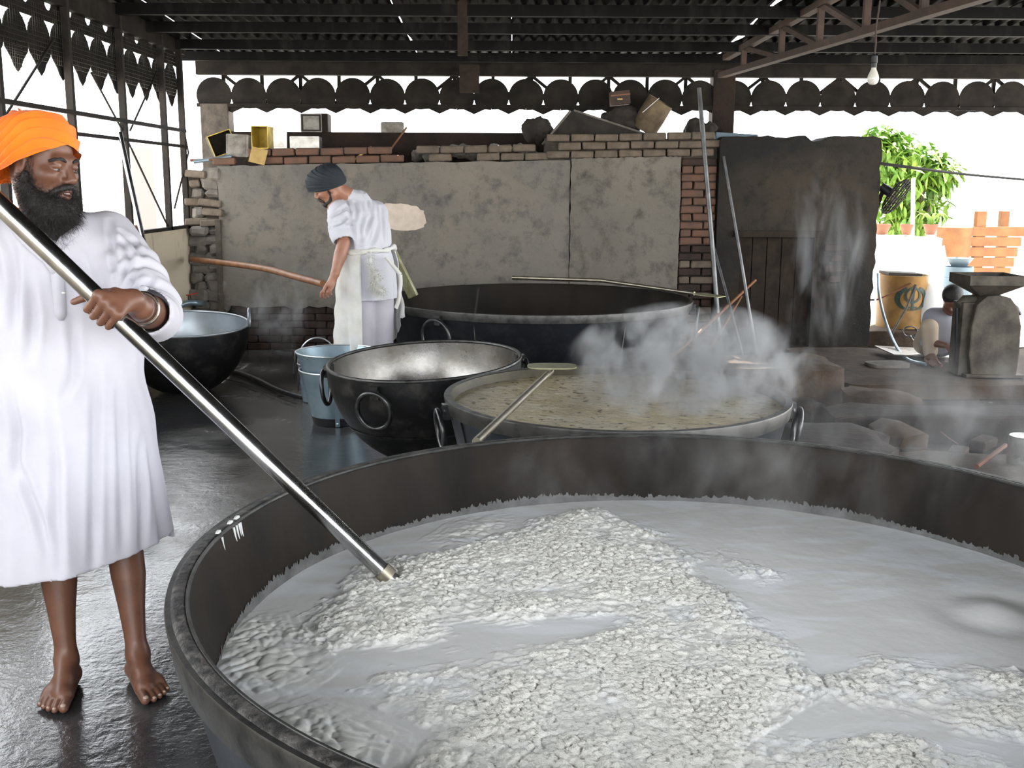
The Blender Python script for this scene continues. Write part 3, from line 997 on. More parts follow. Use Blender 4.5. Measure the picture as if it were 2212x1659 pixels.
edge = fbm(X * 7, Y * 7, 21, 5) + .35 * (fbm(X * 40, Y * 40, 23, 3) - .5)
rice = np.clip((rice - .99 + 1.15 * edge) / .75, 0, 1)
rice = rice * rice * (3 - 2 * rice)
mound = fbm(X * 2.2, Y * 2.2, 31, 3)
lump = 0.55 * worley(X * 66, Y * 66, 41) + 0.45 * worley(X * 112 + 3, Y * 112, 43)
Z = MILK_Z + rice * (0.000 + 0.010 * mound + 0.021 * lump * (.6 + .8 * fbm(X * 7, Y * 7, 77))) + foam * (0.001 + 0.009 * worley(X * 40 + 4 * fbm(X * 9, Y * 9, 3), Y * 46 + 4 * fbm(X * 9, Y * 9, 4), 45)) \
    + 0.006 * (fbm(X * 3, Y * 3, 51) - 0.5) + 0.002 * (1 - rice) * (fbm(X * 18, Y * 18, 53) - .5)
# ripple where it boils, right edge
bx, by, _ = PZ(2150, 1320, MILK_Z)
d = np.hypot(X - bx, Y - by)
Z += 0.014 * np.exp(-(d / 0.07) ** 2) - 0.007 * np.exp(-((d - 0.12) / 0.05) ** 2)
V = np.stack([X, Y, Z], -1).reshape(-1, 3)
q = np.arange(ng * ng).reshape(ng, ng)
F = np.stack([q[:-1, :-1], q[1:, :-1], q[1:, 1:], q[:-1, 1:]], -1).reshape(-1, 4)
F = F[inside.ravel()[F].all(1)]
used = np.unique(F)
remap = np.full(len(V), -1)
remap[used] = np.arange(len(used))
V, F = V[used], remap[F]
rice_v, foam_v = rice.ravel()[used], foam.ravel()[used]
me = np_mesh('rice_pudding', V, F)
fattr(me, 'rice', rice_v)
fattr(me, 'foam', foam_v)
t = NT('milk and boiled rice')
col = t.mix(t.attr('rice'), (0.70, 0.70, 0.68), (0.88, 0.855, 0.78))
col = t.mix(t.math('MULTIPLY', t.attr('foam'), .6), col, (0.80, 0.80, 0.74))
strk = t.ramp(t.noise(2.2, 5, 0.55, (1, 2.6, 1), dist=1.2), [(0.52, 0), (0.62, 1)])
col = t.mix(t.math('MULTIPLY', t.math('SUBTRACT', 1.0, t.attr('rice'), clamp=True), t.math('MULTIPLY', strk, 0.7)), col, (0.80, 0.82, 0.85))
t.set('Base Color', col)
t.set('Roughness', t.math('ADD', t.math('MULTIPLY', t.attr('rice'), 0.25), 0.22))
hh = t.math('MULTIPLY', t.math('ADD', t.attr('rice'), 0.04), t.noise(130, 4, 0.65))
t.set('Normal', t.bump(hh, 0.8, 0.010, t.bump(t.noise(26, 3), 0.10, 0.01)))
M['kheer'] = t.m
kheer = obj('rice_pudding', me, M['kheer'])
tag(kheer, 'white milk with drifts of lumpy boiled rice filling the huge front cauldron', 'food')
# milk drips down the inside at the left
m = MB()
r = random.Random(2)
for (px, py, ln) in ((462, 1165, .06), (498, 1135, .09), (504, 1133, .19), (508, 1133, .12), (512, 1140, .15), (515, 1145, .18)):
    p = PZ(px, py, FZ - .01) - FC
    a = math.atan2(p.y, p.x)
    R0 = FR - 0.036
    m.tube([((R0 - s * .18 * ln) * math.cos(a), (R0 - s * .18 * ln) * math.sin(a), FZ - 0.003 - ln * s) for s in (0, .3, .6, .9, 1)], [.0035, .0016, .0014, .0016, .0024], 6)
    if ln > .15 or px < 470:
        m.tube([((R0 + .01) * math.cos(a + q), (R0 + .01) * math.sin(a + q), FZ + 0.007) for q in (-.014, -.006, .004, .012)], [.003, .007, .006, .003], 6)
m.build('milk_drip', M['kheer'], front, smooth=True)
# crust line of dried milk above the level
m = MB()
for seg in range(420):
    a0 = 2 * PI * seg / 420
    hgt = 0.022 + 0.008 * math.sin(seg * .11) + 0.008 * r.random()
    vs = []
    for k in range(4):
        a = a0 + 2 * PI / 420 * k / 3
        for zz in (0.0, hgt * (0.7 + .5 * r.random())):
            R0 = 1.142 + 0.16 * (zz) + (MILK_Z - .505) - 0.006
            vs.append((R0 * math.cos(a), R0 * math.sin(a), MILK_Z - 0.002 + zz))
    m.add(vs, [(2 * k, 2 * k + 2, 2 * k + 3, 2 * k + 1) for k in range(3)])
M['crust'] = pmat('dried milk film', (0.13, 0.13, 0.128), 0.6, 0, (0.06, 0.058, 0.055), 16)
o = m.build('milk_film', M['crust'], front, recalc=False)

# ---- soup cauldron
SCN = Vector((0.49, 4.93, 0.0))
SR, SZ = 0.80, 0.62
prof = [(0.001, 0.0), (0.45, 0.0), (0.6, 0.03), (0.68, 0.10), (0.72, 0.22), (0.752, 0.40), (0.785, 0.55), (SR, SZ)]
pot('cauldron', 'round steel-banded cauldron of steaming yellow broth in the middle', SCN, prof, 0.018, True, ('iron_blue', 'inner_soup', 'band', 'ring'), 144,
    rings=((193, .05, .02), (-8, .05, .02), (85, .05, .01)), ring_r=0.09, band_h=0.06, seams=((205, .752, .40, .79, .56),))
nr, na = 70, 260
rad = 0.775 * np.sqrt(np.linspace(1e-5, 1, nr))
ang = np.linspace(0, 2 * PI, na, endpoint=False)
RR, AA = np.meshgrid(rad, ang, indexing='ij')
X, Y = SCN.x + RR * np.cos(AA), SCN.y + RR * np.sin(AA)
Z = SZ - 0.042 + 0.010 * (fbm(X * 9, Y * 9, 61) - .5) + 0.006 * (fbm(X * 26, Y * 26, 62) - .5)
q = np.arange(nr * na).reshape(nr, na)
F = np.stack([q[:-1], q[1:], np.roll(q, -1, 1)[1:], np.roll(q, -1, 1)[:-1]], -1).reshape(-1, 4)
me = np_mesh('broth', np.stack([X, Y, Z], -1).reshape(-1, 3), F)
t = NT('yellow broth')
c = t.mix(t.ramp(t.noise(3.0, 5, .6), [(0.4, 0), (0.7, 1)]), (0.42, 0.35, 0.21), (0.58, 0.53, 0.42))
c = t.mix(t.ramp(t.noise(24, 4, .6), [(0.56, 0), (0.68, 1)]), c, (0.10, 0.075, 0.02))
t.set('Base Color', c)
t.set('Roughness', 0.18)
t.set('Normal', t.bump(t.noise(30, 4, .6), 0.5, 0.02))
M['broth'] = t.m
tag(obj('broth', me, M['broth']), 'simmering yellow-brown broth in the middle cauldron', 'food')
# turmeric stains on its rim
sp = thing('paddle', 'steel stirring paddle laid across the broth cauldron, yellow blade up', 'paddle')
a, b = PZ(1035, 948, 0.655), PZ(1190, 802, 0.665)
a = a + (a - b) * 0.03
MB().tube([a, b], 0.0165, 12).build('shaft', M['steel_worn'], sp, smooth=True)
d = (b - a).normalized()
sd = Vector((d.y, -d.x, 0)).normalized()
out = []
for k in range(24):
    q = 2 * PI * k / 24
    out.append((0.125 * math.copysign(abs(math.cos(q)) ** .6, math.cos(q)), 0.075 * math.copysign(abs(math.sin(q)) ** .6, math.sin(q))))
cb = b + d * 0.03 + Vector((0, 0, .018))
ex = Vector((1, 0, 0))
ey = Vector((0, 1, 0.02))
MB().prism(out, lambda p: cb + ex * p[0] + ey * p[1], lambda p: cb + ex * p[0] + ey * p[1] + Vector((0, 0, .006))).build('blade', M['blade'], sp)

# ---- hemispherical pan in front of the second man
def bowl(R, depth, n=18, base=0.0):
    return [(max(R * math.sin(PI / 2 * k / n), 0.001), base + depth * (1 - math.cos(PI / 2 * k / n))) for k in range(n + 1)]
KC = Vector((-0.475, 6.05, 0.0))
pan1 = pot('pan', 'empty round-bottomed black pan with grey scoured inside, beside the nested buckets', KC, bowl(0.555, 0.60), 0.012, False,
           ('soot_pot', 'inner_grey', 'band', 'ring'), 128, rings=((-113, .055, .02), (176, .05, .01), (12, .05, .01)), ring_r=0.10, tilt=(math.radians(2.8), math.radians(-2.6), 0))
m = MB()
m.lathe([(0.555 * math.sin(PI / 2 * .62) + .003, 0.60 * (1 - math.cos(PI / 2 * .62)) - .003), (0.555 * math.sin(PI / 2 * .635) + .004, 0.60 * (1 - math.cos(PI / 2 * .635)) - .003)], 96)
m.build('weld_seam', M['ring'], pan1)

# ---- big black cauldron on its hearth behind
BC = Vector((0.20, 8.52, 0.0))
BR, BZ = 1.225, 0.70
prof = [(0.001, 0.13), (0.5, 0.13), (0.8, 0.155), (0.98, 0.21), (1.09, 0.30), (1.15, 0.42), (1.195, 0.58), (BR, BZ)]
big = pot('cauldron', 'wide black empty cauldron with iron ring handles by the back wall', BC, prof, 0.014, True, ('iron', 'inner_brown', 'band', 'ring'), 160,
          rings=((-126, .06, .02), (-12, .05, .02)), ring_r=0.125, band_h=0.055, seams=((-113, 1.16, .42, 1.2, .62), (-60, 1.16, .42, 1.2, .62)))
hearth = MB().lathe([(0.0, 0.0), (1.02, 0.0), (0.99, 0.14), (0.93, 0.17), (.6, .125), (0.0, 0.12)], 40, (BC.x, BC.y, 0)).build('hearth', M['hearth_dark'], smooth=False)
tag(hearth, 'low round mud hearth under the wide black cauldron', 'hearth')
lp = thing('paddle', 'long steel paddle lying across the wide black cauldron', 'paddle')
a, c, b = PY(1108, 600, 9.62), PY(1300, 606, 9.1), PY(1500, 634, 8.35)
MB().tube([a, c, b], [.019, .017, .015], 12).build('shaft', M['steel_worn'], lp, smooth=True)
d = (b - c).normalized()
sd = Vector((d.y, -d.x, 0)).normalized()
out = [(0, -.02), (.05, -.075), (.26, -.06), (.27, .05), (.06, .075), (0, .02)]
MB().prism(out, lambda p: b + d * p[0] + sd * p[1], lambda p: b + d * p[0] + sd * p[1] + Vector((0, 0, .005))).build('blade', M['blade'], lp)
pb = thing('paddle', 'olive wooden paddle board standing in the black cauldron behind the second man', 'paddle')
a, b = PY(846, 545, 8.15), PY(884, 622, 8.15)
MB().bar(a, b + (b - a) * .25, 0.085, 0.03, up=(0.6, 1, 0)).build('board', M['blade'], pb, bevel=.006)
MB().tube([a + (a - b) * .0, a + (a - b) * .35], 0.014, 8).build('handle', M['wood'], pb)

# ---- pan by the left wall, with a ladle in it
LC = Vector((-2.555, 8.17, -0.03))
pan2 = pot('pan', 'deep round-bottomed pan with bright aluminium inside near the left wall', LC, bowl(0.50, 0.56), 0.01, False,
           ('soot_pot', 'alu', 'alu', 'alu'), 96, tilt=(math.radians(4), math.radians(2), 0))
p = Vector((0.505, 0.03, 0.56))
MB().tube([p + Vector((0.0, 0.055 * math.cos(q) * .55, 0.06 + 0.07 * math.sin(q))) for q in np.linspace(0, 2 * PI, 25)[:-1]], 0.008, 8, closed=True).build('ring_handle', M['alu'], pan2, smooth=True, recalc=False)
MB().tube([(0.44 * math.cos(q), 0.44 * math.sin(q), .33) for q in np.linspace(0, 2 * PI, 49)[:-1]], 0.003, 6, closed=True).build('water_line', M['galv_rim'], pan2, recalc=False)
ld = thing('ladle', 'tall polished steel ladle standing in the left pan against the window frame', 'ladle')
a, b = PX(258, 286, LX + .05), Vector((-2.62, 8.1, 0.12))
MB().tube([a, a.lerp(b, .5), b], 0.021, 12).build('shaft', M['steel'], ld, smooth=True)
MB().tube([b, b - Vector((0, 0, .09))], [0.05, 0.09], 16).build('bowl', M['steel'], ld, smooth=True)

# ---- nested galvanised buckets
def bucket(name, label, loc, r0, r1, h, base_band, ears, group):
    t = thing(name, label, 'bucket', loc, 0, group)
    w = 0.003
    MB().lathe([(0.001, 0.03), (r0 - w, 0.03), (r1 - w, h), (r1, h), (r0, 0.0), (r0 - w, 0), (r0 - w, .026), (.001, .026)], 56).build('body', M['galv'], t, smooth=True, recalc=True)
    MB().tube([(r1 * math.cos(q), r1 * math.sin(q), h) for q in np.linspace(0, 2 * PI, 57)[:-1]], 0.006, 8, closed=True).build('rim_wire', M['galv_rim'], t, smooth=True, recalc=False)
    if base_band:
        MB().lathe([(r0 + 0.002, 0.0), (r0 + .002 + (r1 - r0) * .16, h * .15), (r0 - .002 + (r1 - r0) * .16, h * .15), (r0 - .002, 0)], 56, closed=True).build('base_band', M['black'], t, smooth=True)
        a = math.radians(-80)
        rd = Vector((math.cos(a), math.sin(a), 0))
        MB().bar(rd * (r0 + .004) + Vector((0, 0, 0.0)), rd * (r1 + .004) + Vector((0, 0, h * .95)), 0.03, 0.004, up=rd).build('side_strap', M['galv'], t)
        for z in (.04, .5):
            p = rd * (r0 + (r1 - r0) * z + .008) + Vector((0, 0, h * z + .01))
            MB().lathe([(0.001, .003), (0.006, .002), (0.008, -.002)], 8, p).build('rivet', M['galv_rim'], t)
    for an in ears:
        a = math.radians(an)
        p = Vector((math.cos(a), math.sin(a), 0)) * (r1 + .008)
        MB().tube([p + Vector((0, 0, h - .035)) + Vector((-math.sin(a) * .022 * math.cos(q), math.cos(a) * .022 * math.cos(q), .035 * math.sin(q))) for q in np.linspace(0, 2 * PI, 17)[:-1]], 0.005, 6, closed=True).build('ear', M['ring'], t)
        MB().tube([p + Vector((0, 0, h - .04)), p * 1.03 + Vector((0, 0, h - .09)), p * 1.04 + Vector((0, 0, h - .14))], 0.005, 6).build('bail_end', M['ring'], t)
    return t
BK = Vector((-1.185, 7.06, 0.0))
bucket('bucket', 'galvanised bucket with black base band, the outer of the nested pair', BK, 0.158, 0.245, 0.365, True, (205,), 'nested buckets')
bucket('bucket', 'galvanised bucket sitting inside the outer one, wide rim uppermost', BK + Vector((0.012, .01, .085)), 0.145, 0.277, 0.40, False, (200,), 'nested buckets')
bucket('bucket', 'galvanised pail half hidden behind the white kurta of the stirring man', Vector((-2.02, 5.30, 0)), 0.115, 0.155, 0.27, False, (10,), None)
pail = bucket('bucket', 'small pail hidden behind the nested buckets, only its wire bail showing', Vector((-1.44, 7.80, 0)), 0.12, 0.15, 0.28, False, (), None)
MB().tube([(-.15 * math.cos(q), 0, .28 + .19 * math.sin(q)) for q in np.linspace(0, PI, 17)], .006, 6).build('bail', M['galv_rim'], pail, smooth=True)

# ---- hose on the floor, sticks
hs = [PZ(440, 795, .02), PZ(480, 800, .02), PZ(520, 806, .02), PZ(560, 822, .02), PZ(600, 842, .02), PZ(640, 855, .02), PZ(690, 862, .02)]
tag(MB().tube(curve(hs, 8), 0.021, 10).build('hose', M['black'], smooth=True), 'thick black rubber hose snaking over the wet floor by the buckets', 'hose')
hs = [PZ(455, 815, .01), PZ(520, 826, .01), PZ(580, 850, .01), PZ(640, 872, .01)]
tag(MB().tube(curve(hs, 8), 0.006, 6).build('cord', M['wire'], smooth=True), 'thin wet cord lying on the floor alongside the black hose', 'cord')
st = [PY(415, 560, 10.02), PY(560, 578, 8.9), PY(640, 598, 8.1), PY(698, 613, 7.62)]
tag(MB().tube(curve(st, 6), 0.026, 10).build('bamboo_pole', M['wood'], smooth=True), 'brown bamboo pole slanting from the wall corner to the second man\'s hand', 'pole')
tap = thing('tap', 'dark pipe tap with a red lever behind the left pan', 'tap', PY(425, 655, 10.0))
MB().tube(curve([(0, 0.2, -.02), (0, 0, 0), (-.06, -.05, .01), (-.16, -.08, -.03), (-.2, -.08, -.09)], 6), 0.028, 10).build('pipe', M['galv'], tap, smooth=True)
MB().bar((-0.06, -0.05, .03), (-.06, -.05, .08), .012).build('stem', M['ring'], tap)
M['red'] = pmat('red lever paint', lin((190, 60, 40)), .5)
MB().bar((-0.08, -0.05, .08), (.03, -.05, .10), .012, .01).build('lever', M['red'], tap)
# rods leaning on the back wall beside the sooty wall
def lean(a, b, ra, rb_, mat, name, label, cat='rod', group=None):
    o = MB().tube([a, a.lerp(b, .5) + Vector((.004, 0, 0)), b], [ra, (ra + rb_) / 2, rb_], 10).build(name, M[mat], smooth=True)
    tag(o, label, cat, group)
    return o
def foot(px, py, Y):
    p = PY(px, py, Y)
    return p
a = PY(1510, 190, 10.12)
b = PY(1556, 755, 9.72); b = b + (b - a) * ((b.z) / (a.z - b.z)) * 0.98
lean(a, b, .02, .024, 'steel_rod', 'steel_rod', 'tallest steel rod leaning on the brick strip, taped at mid height')
a = PY(1563, 338, 10.13); b = PY(1632, 760, 9.70); b = b + (b - a) * (b.z / (a.z - b.z)) * .98
lean(a, b, .014, .02, 'steel_rod', 'steel_rod', 'shorter bright steel rod leaning against the sooty wall')
a = PY(1538, 520, 10.13); b = PY(1600, 755, 9.66); b = b + (b - a) * (b.z / (a.z - b.z)) * .98
lean(a, b, .013, .016, 'steel_rod', 'steel_rod', 'shortest thin rod propped between the two tall steel rods')
a = PY(1632, 605, 10.1); b = PY(1512, 716, 9.60); b = b + (b - a) * .55
lean(a, Vector((b.x, b.y, max(b.z, .02))), .014, .018, 'wood', 'stick', 'brown stick slanting across the leaning steel rods', 'stick')
a = PY(1602, 640, 10.1); b = PY(1532, 755, 9.62)
lean(a, b, .011, .015, 'wood', 'stick', 'second thinner brown stick under the slanting one by the rods', 'stick')
# ================================================================== HEARTHS AND THINGS ON THE RIGHT
def lumpy_block(name, x0, x1, y0, y1, z0, z1, mat, seed, step=0.06, amp=0.012, rnd=0.04, parent=None):
    "a masonry block with worn, uneven faces: closed shell from a subdivided box"
    bm = bmesh.new()
    bmesh.ops.create_cube(bm, size=1.0)
    nx, ny, nz = (max(1, int((b - a) / step)) for a, b in ((x0, x1), (y0, y1), (z0, z1)))
    for v in bm.verts:
        v.co = Vector((x0 if v.co.x < 0 else x1, y0 if v.co.y < 0 else y1, z0 if v.co.z < 0 else z1))
    cuts = max(2, min(14, int(max(nx, ny) / 2)))
    bmesh.ops.subdivide_edges(bm, edges=bm.edges[:], cuts=cuts, use_grid_fill=True)
    c = Vector(((x0 + x1) / 2, (y0 + y1) / 2, (z0 + z1) / 2))
    hx, hy = (x1 - x0) / 2, (y1 - y0) / 2
    for v in bm.verts:
        p = v.co.copy()
        n = Vector((noise.noise(p * 4.1 + Vector((seed, 0, 0))), noise.noise(p * 4.1 + Vector((0, seed, 9))), noise.noise(p * 4.1 + Vector((5, 0, seed)))))
        v.co += n * amp * 2
        ex, ey = abs(p.x - c.x) / hx, abs(p.y - c.y) / hy
        if ex > .98 and ey > .98:
            v.co.x -= math.copysign(rnd, p.x - c.x)
            v.co.y -= math.copysign(rnd, p.y - c.y)
        if p.z > z1 - 1e-4 and max(ex, ey) > .98:
            v.co.z -= rnd * .5
        if p.z < z0 + 1e-4:
            v.co.z = z0
    bmesh.ops.recalc_face_normals(bm, faces=bm.faces)
    me = bpy.data.meshes.new(name)
    bm.to_mesh(me)
    bm.free()
    o = obj(name, me, M[mat], parent)
    shade(me, math.radians(50))
    return o
tag(lumpy_block('hearth', 1.34, 2.38, 7.42, 8.15, 0.0, 0.33, 'hearth', 1), 'raised mud hearth ledge with a patch of sun on it, right of the black cauldron', 'hearth')
tag(lumpy_block('hearth', 1.38, 1.93, 5.05, 5.75, 0.0, 0.32, 'hearth_dark', 2, rnd=.06), 'reddish burnt hearth block with a sunlit end beside the broth cauldron', 'hearth')
tag(lumpy_block('hearth', 1.98, 4.6, 4.25, 5.42, 0.0, 0.24, 'hearth', 3, amp=.016), 'long dusty hearth ledge behind the right rim of the front cauldron', 'hearth')
tag(lumpy_block('hearth', 2.05, 5.0, 6.55, 6.95, 0.0, 0.17, 'hearth_dark', 4, amp=.016), 'low sooty kerb across the floor in front of the grinder platform', 'hearth')
tag(lumpy_block('platform', 2.55, 5.6, 7.95, 9.9, 0.0, 0.12, 'hearth', 5, amp=.01), 'low dusty masonry platform under the flour grinder', 'platform')
hb = [(1.95, 7.15, .28, .14), (2.35, 6.3, .34, .15), (2.0, 6.0, .3, .2), (2.55, 7.25, .5, .2), (2.3, 5.85, .22, .13)]
names = ['reddish broken brick lump between the hearths', 'flat grey rubble slab lying in front of the hearth kerb', 'sooty lump of hearth rubble behind the sunlit hearth block', 'broad rubble slab below the grinder platform', 'small stone on the hearth floor near the sunlit block']
for k, (x, y, w, h) in enumerate(hb):
    tag(lumpy_block('rubble_lump', x - w / 2, x + w / 2, y - .16, y + .16, 0.0, h, ('hearth_dark', 'hearth')[k % 2], 20 + k, amp=.03, rnd=.05), names[k], 'rubble')
for k in range(10):
    x, y = 2.1 + 0.27 * k, 6.2 + rb.uniform(-.2, .25)
    o = bpy.data.objects.new('brick', BRICK['brick_soot'][k % 3])
    COL.objects.link(o)
    o.location = (x, y, 0.034)
    o.rotation_euler = (0, 0, rb.uniform(0, 3))
    tag(o, 'loose sooty brick on the dark floor between the right-hand hearths', 'brick', 'loose sooty bricks on the floor')

# ---- flour grinder: body, belt housing, hopper
gy = 8.35
gb = PY(2128, 815, gy)
gr = thing('flour_grinder', 'dusty iron flour grinder with a square hopper on the right platform', 'grinder', (gb.x, gy, 0.125))
S = gy / FPX
def gl(px, py, dy=0.0):
    p = PY(px, py, gy + dy)
    return p - Vector((gb.x, gy, 0.125))
prof_l = [(2082, 815), (2078, 760), (2084, 700), (2095, 655), (2118, 636), (2145, 634), (2168, 640), (2184, 662), (2190, 700), (2186, 760), (2178, 815)]
out = [(gl(*p).x, gl(*p).z) for p in prof_l]
MB().prism(out, lambda p: Vector((p[0], -0.13, max(p[1], 0))), lambda p: Vector((p[0], 0.13, max(p[1], 0)))).build('body', M['grinder'], gr, bevel=0.012)
hp = MB()
tx0, tx1, tz, bz = gl(2073, 600).x, gl(2192, 600).x, gl(2100, 592).z, gl(2100, 612).z
cx_ = (gl(2128, 640).x)
nz = gl(2128, 640).z
q = []
for (a, b_, z_) in ((tx0, tx1, tz), (tx0, tx1, bz)):
    q += [Vector((a, -.2, z_)), Vector((b_, -.2, z_)), Vector((b_, .2, z_)), Vector((a, .2, z_))]
q += [Vector((cx_ + sx * .05, sy * .05, nz)) for sx, sy in ((-1, -1), (1, -1), (1, 1), (-1, 1))]
hp.add(q, [(0, 1, 5, 4), (1, 2, 6, 5), (2, 3, 7, 6), (3, 0, 4, 7), (4, 5, 9, 8), (5, 6, 10, 9), (6, 7, 11, 10), (7, 4, 8, 11)])
h = hp.build('hopper', M['grinder'], gr)
md = h.modifiers.new('solid', 'SOLIDIFY')
md.thickness = 0.006
mo = MB()
for px in (2048, 2058, 2068):
    pass
MB().box((gl(2079, 735).x, 0.02, .29), (0.10, 0.2, 0.58)).build('stand', M['grinder'], gr, bevel=.01)
MB().tube([gl(2072, 662), gl(2085, 652), gl(2105, 652)], [.045, .055, .055], 14).build('motor', M['grinder'], gr, smooth=True)
MB().tube([gl(2068, 665), gl(2067, 740), gl(2066, 800)], .018, 8).build('drive_belt', M['black'], gr, smooth=True)
MB().tube([gl(2182, 655), gl(2196, 664), gl(2203, 680)], [.014, .016, .018], 8).build('lever', M['ring'], gr, smooth=True)
MB().box((gl(2130, 812).x, 0, .012), (.46, .34, .024)).build('base_plate', M['grinder'], gr, bevel=.005)

# ---- yellow drum with a painted emblem, on a block
dy = 10.9
db = PY(1943, 705, dy)
blk = tag(lumpy_block('block', db.x - .38, db.x + .42, dy - .3, dy + .3, 0.0, db.z, 'hearth', 8), 'brown masonry block under the yellow drum in the yard', 'block')
DR = 52 / FPX * dy
DH = PY(1943, 593, dy).z - db.z
drum = thing('drum', 'yellow drum painted with a dark green sword-and-circle emblem at the wall\'s end', 'drum', (db.x, dy, db.z))
MB().lathe([(0.001, 0.004), (DR * .96, 0.0), (DR * .97, .02), (DR * .985, DH * .5), (DR, DH - .01), (DR + .006, DH), (DR - .008, DH), (DR - .01, DH - .02), (DR * .95, .03), (.001, .02)], 56).build('body', M['drum_yellow'], drum, smooth=True)
MB().box((-.03, 0, DH + .012), (.34, .3, .03), Matrix.Rotation(.04, 3, 'Y')).build('lid', M['dark_junk'], drum, bevel=.006)
em = MB()
ecx, ecz = math.radians(-84), PY(1955, 637, dy).z - db.z
def onD(u, v):
    a = ecx + u / DR
    return Vector((math.cos(a) * (DR + .004), math.sin(a) * (DR + .004), ecz + v))
def strip(pts, ws):
    vs, fs = [], []
    for i, (u, v) in enumerate(pts):
        p0, p1 = pts[max(i - 1, 0)], pts[min(i + 1, len(pts) - 1)]
        tx, tz_ = p1[0] - p0[0], p1[1] - p0[1]
        L = math.hypot(tx, tz_) or 1
        nx_, nz_ = -tz_ / L, tx / L
        vs += [onD(u + nx_ * ws[i], v + nz_ * ws[i]), onD(u - nx_ * ws[i], v - nz_ * ws[i])]
    fs = [(2 * i, 2 * i + 1, 2 * i + 3, 2 * i + 2) for i in range(len(pts) - 1)]
    em.add(vs, fs)
for s in (-1, 1):                      # the two curved blades
    n = 16
    pts, ws = [], []
    for i in range(n + 1):
        a = math.radians(100 - 190 * i / n) if s > 0 else math.radians(80 + 190 * i / n)
        pts.append((0.135 * math.cos(a) * (1.12), -0.015 + 0.115 * math.sin(a) * 1.0 - .0))
        ws.append(0.004 + 0.022 * math.sin(PI * min(1, i / n * 1.05)) ** 1.2)
    pts = [(u, v) for u, v in pts][3:]
    ws = ws[3:]
    strip(pts, ws)
n = 26
strip([(0.075 * math.cos(2 * PI * i / n), 0.02 + 0.072 * math.sin(2 * PI * i / n)) for i in range(n + 1)], [.011] * (n + 1))
strip([(0, -.135), (0, -.09), (0, .03), (0, .09), (0, .125)], [.013, .01, .013, .022, .001])
strip([(-.05, -.105), (0, -.1), (.05, -.105)], [.009, .009, .009])
em.build('painted_emblem', M['emblem'], drum, recalc=False)
# strap over it
sc = MB().tube([PY(1893, 648, dy - DR - .02), PY(1940, 628, dy - DR - .02), PY(1968, 612, dy - DR - .01)], .008, 6)
M['strap'] = pmat('brown orange strap', lin((96, 54, 30)), .8)
tag(sc.build('strap', M['strap']), 'thin orange strap slanting across the yellow drum', 'strap')
pl = thing('steel_pole', 'thin grey pole with a ring handle leaning on the yellow drum', 'pole')
MB().tube([PY(1978, 615, dy - .32), PY(1958, 665, dy - .35), PY(1922, 728, dy - .45)], .013, 8).build('shaft', M['grinder'], pl, smooth=True)
skm = thing('skimmer', 'steel skimmer with a wire ring leaning below the drum', 'skimmer')
c = PY(1966, 716, dy - .42)
MB().tube([c + Vector((.07 * math.cos(q), .0, .05 * math.sin(q))) for q in np.linspace(0, 2 * PI, 25)[:-1]], .007, 6, closed=True).build('ring', M['ring'], skm)
MB().tube([PY(1969, 725, dy - .42), PY(1985, 750, dy - .55)], .015, 8).build('shaft', M['steel'], skm, smooth=True)
c = PZ(1972, 765, .14)
tag(MB().box((c.x, c.y, .16), (.52, .5, .012), Matrix.Rotation(.05, 3, 'Y')).build('metal_sheet', M['tin'], bevel=.004), 'flat pale metal sheet lying on the platform by the grinder', 'sheet')
tag(lumpy_block('stone_slab', 2.95, 3.3, 8.62, 8.9, 0.11, 0.17, 'stone', 33, amp=.01), 'small flat stone on the platform near the hose end', 'stone')
hs = [PY(1897, 590, 10.05), PY(1900, 640, 10.0), PY(1915, 700, 9.8), PZ(1940, 755, .18), PZ(1965, 778, .14), PZ(2000, 787, .14)]
tag(MB().tube(curve(hs, 8), .014, 8).build('hose', M['galv'], smooth=True), 'grey hose hanging down the end of the sooty wall', 'hose')
wr = [PZ(1938, 802, .13), PY(1965, 860, 7.9), PY(2000, 890, 7.3), PY(2030, 930, 6.6), PY(2070, 960, 5.4)]
tag(MB().tube(curve(wr, 6), .004, 5).build('cord', M['strap']), 'thin brown cord trailing from the platform down to the long hearth ledge', 'cord')
stk = [PZ(2110, 1008, .27), PZ(2172, 962, .27)]
tag(MB().tube(stk, .012, 6).build('stick', M['strap']), 'thin reddish stick lying on the long ledge at the right edge', 'stick')
tn = PY(2208, 905, 5.1)
tag(MB().lathe([(0.001, 0), (.07, 0), (.072, .005), (.072, .14), (.068, .144), (.001, .14)], 28, (tn.x + .02, 5.1, .245)).build('can', M['tin'], smooth=True), 'pale can standing on the long ledge at the right edge', 'can')

# ---- fan housing and cable at the wall's end
fanc = PY(1935, 425, 10.3)
fan = thing('fan', 'dark wire-caged fan fixed to the end of the sooty wall', 'fan', fanc)
ax_ = Vector((.75, -.35, -.55)).normalized()
s1 = ax_.cross(Vector((0, 0, 1))).normalized()
s2 = ax_.cross(s1)
for k in range(7):
    rr = .19 * math.sin(PI * (k + 1.2) / 9.5)
    off = .07 * math.cos(PI * (k + 1.2) / 9.5)
    MB().tube([ax_ * off + (s1 * math.cos(q) + s2 * math.sin(q)) * rr for q in np.linspace(0, 2 * PI, 29)[:-1]], .006, 5, closed=True).build('cage_ring', M['frame'], fan, recalc=False)
for k in range(20):
    q = 2 * PI * k / 20
    dd = s1 * math.cos(q) + s2 * math.sin(q)
    MB().tube([ax_ * .07 * math.cos(w) + dd * .19 * math.sin(w) for w in np.linspace(.1, PI - .1, 9)], .0035, 4, caps=False).build('cage_wire', M['frame'], fan, recalc=False)
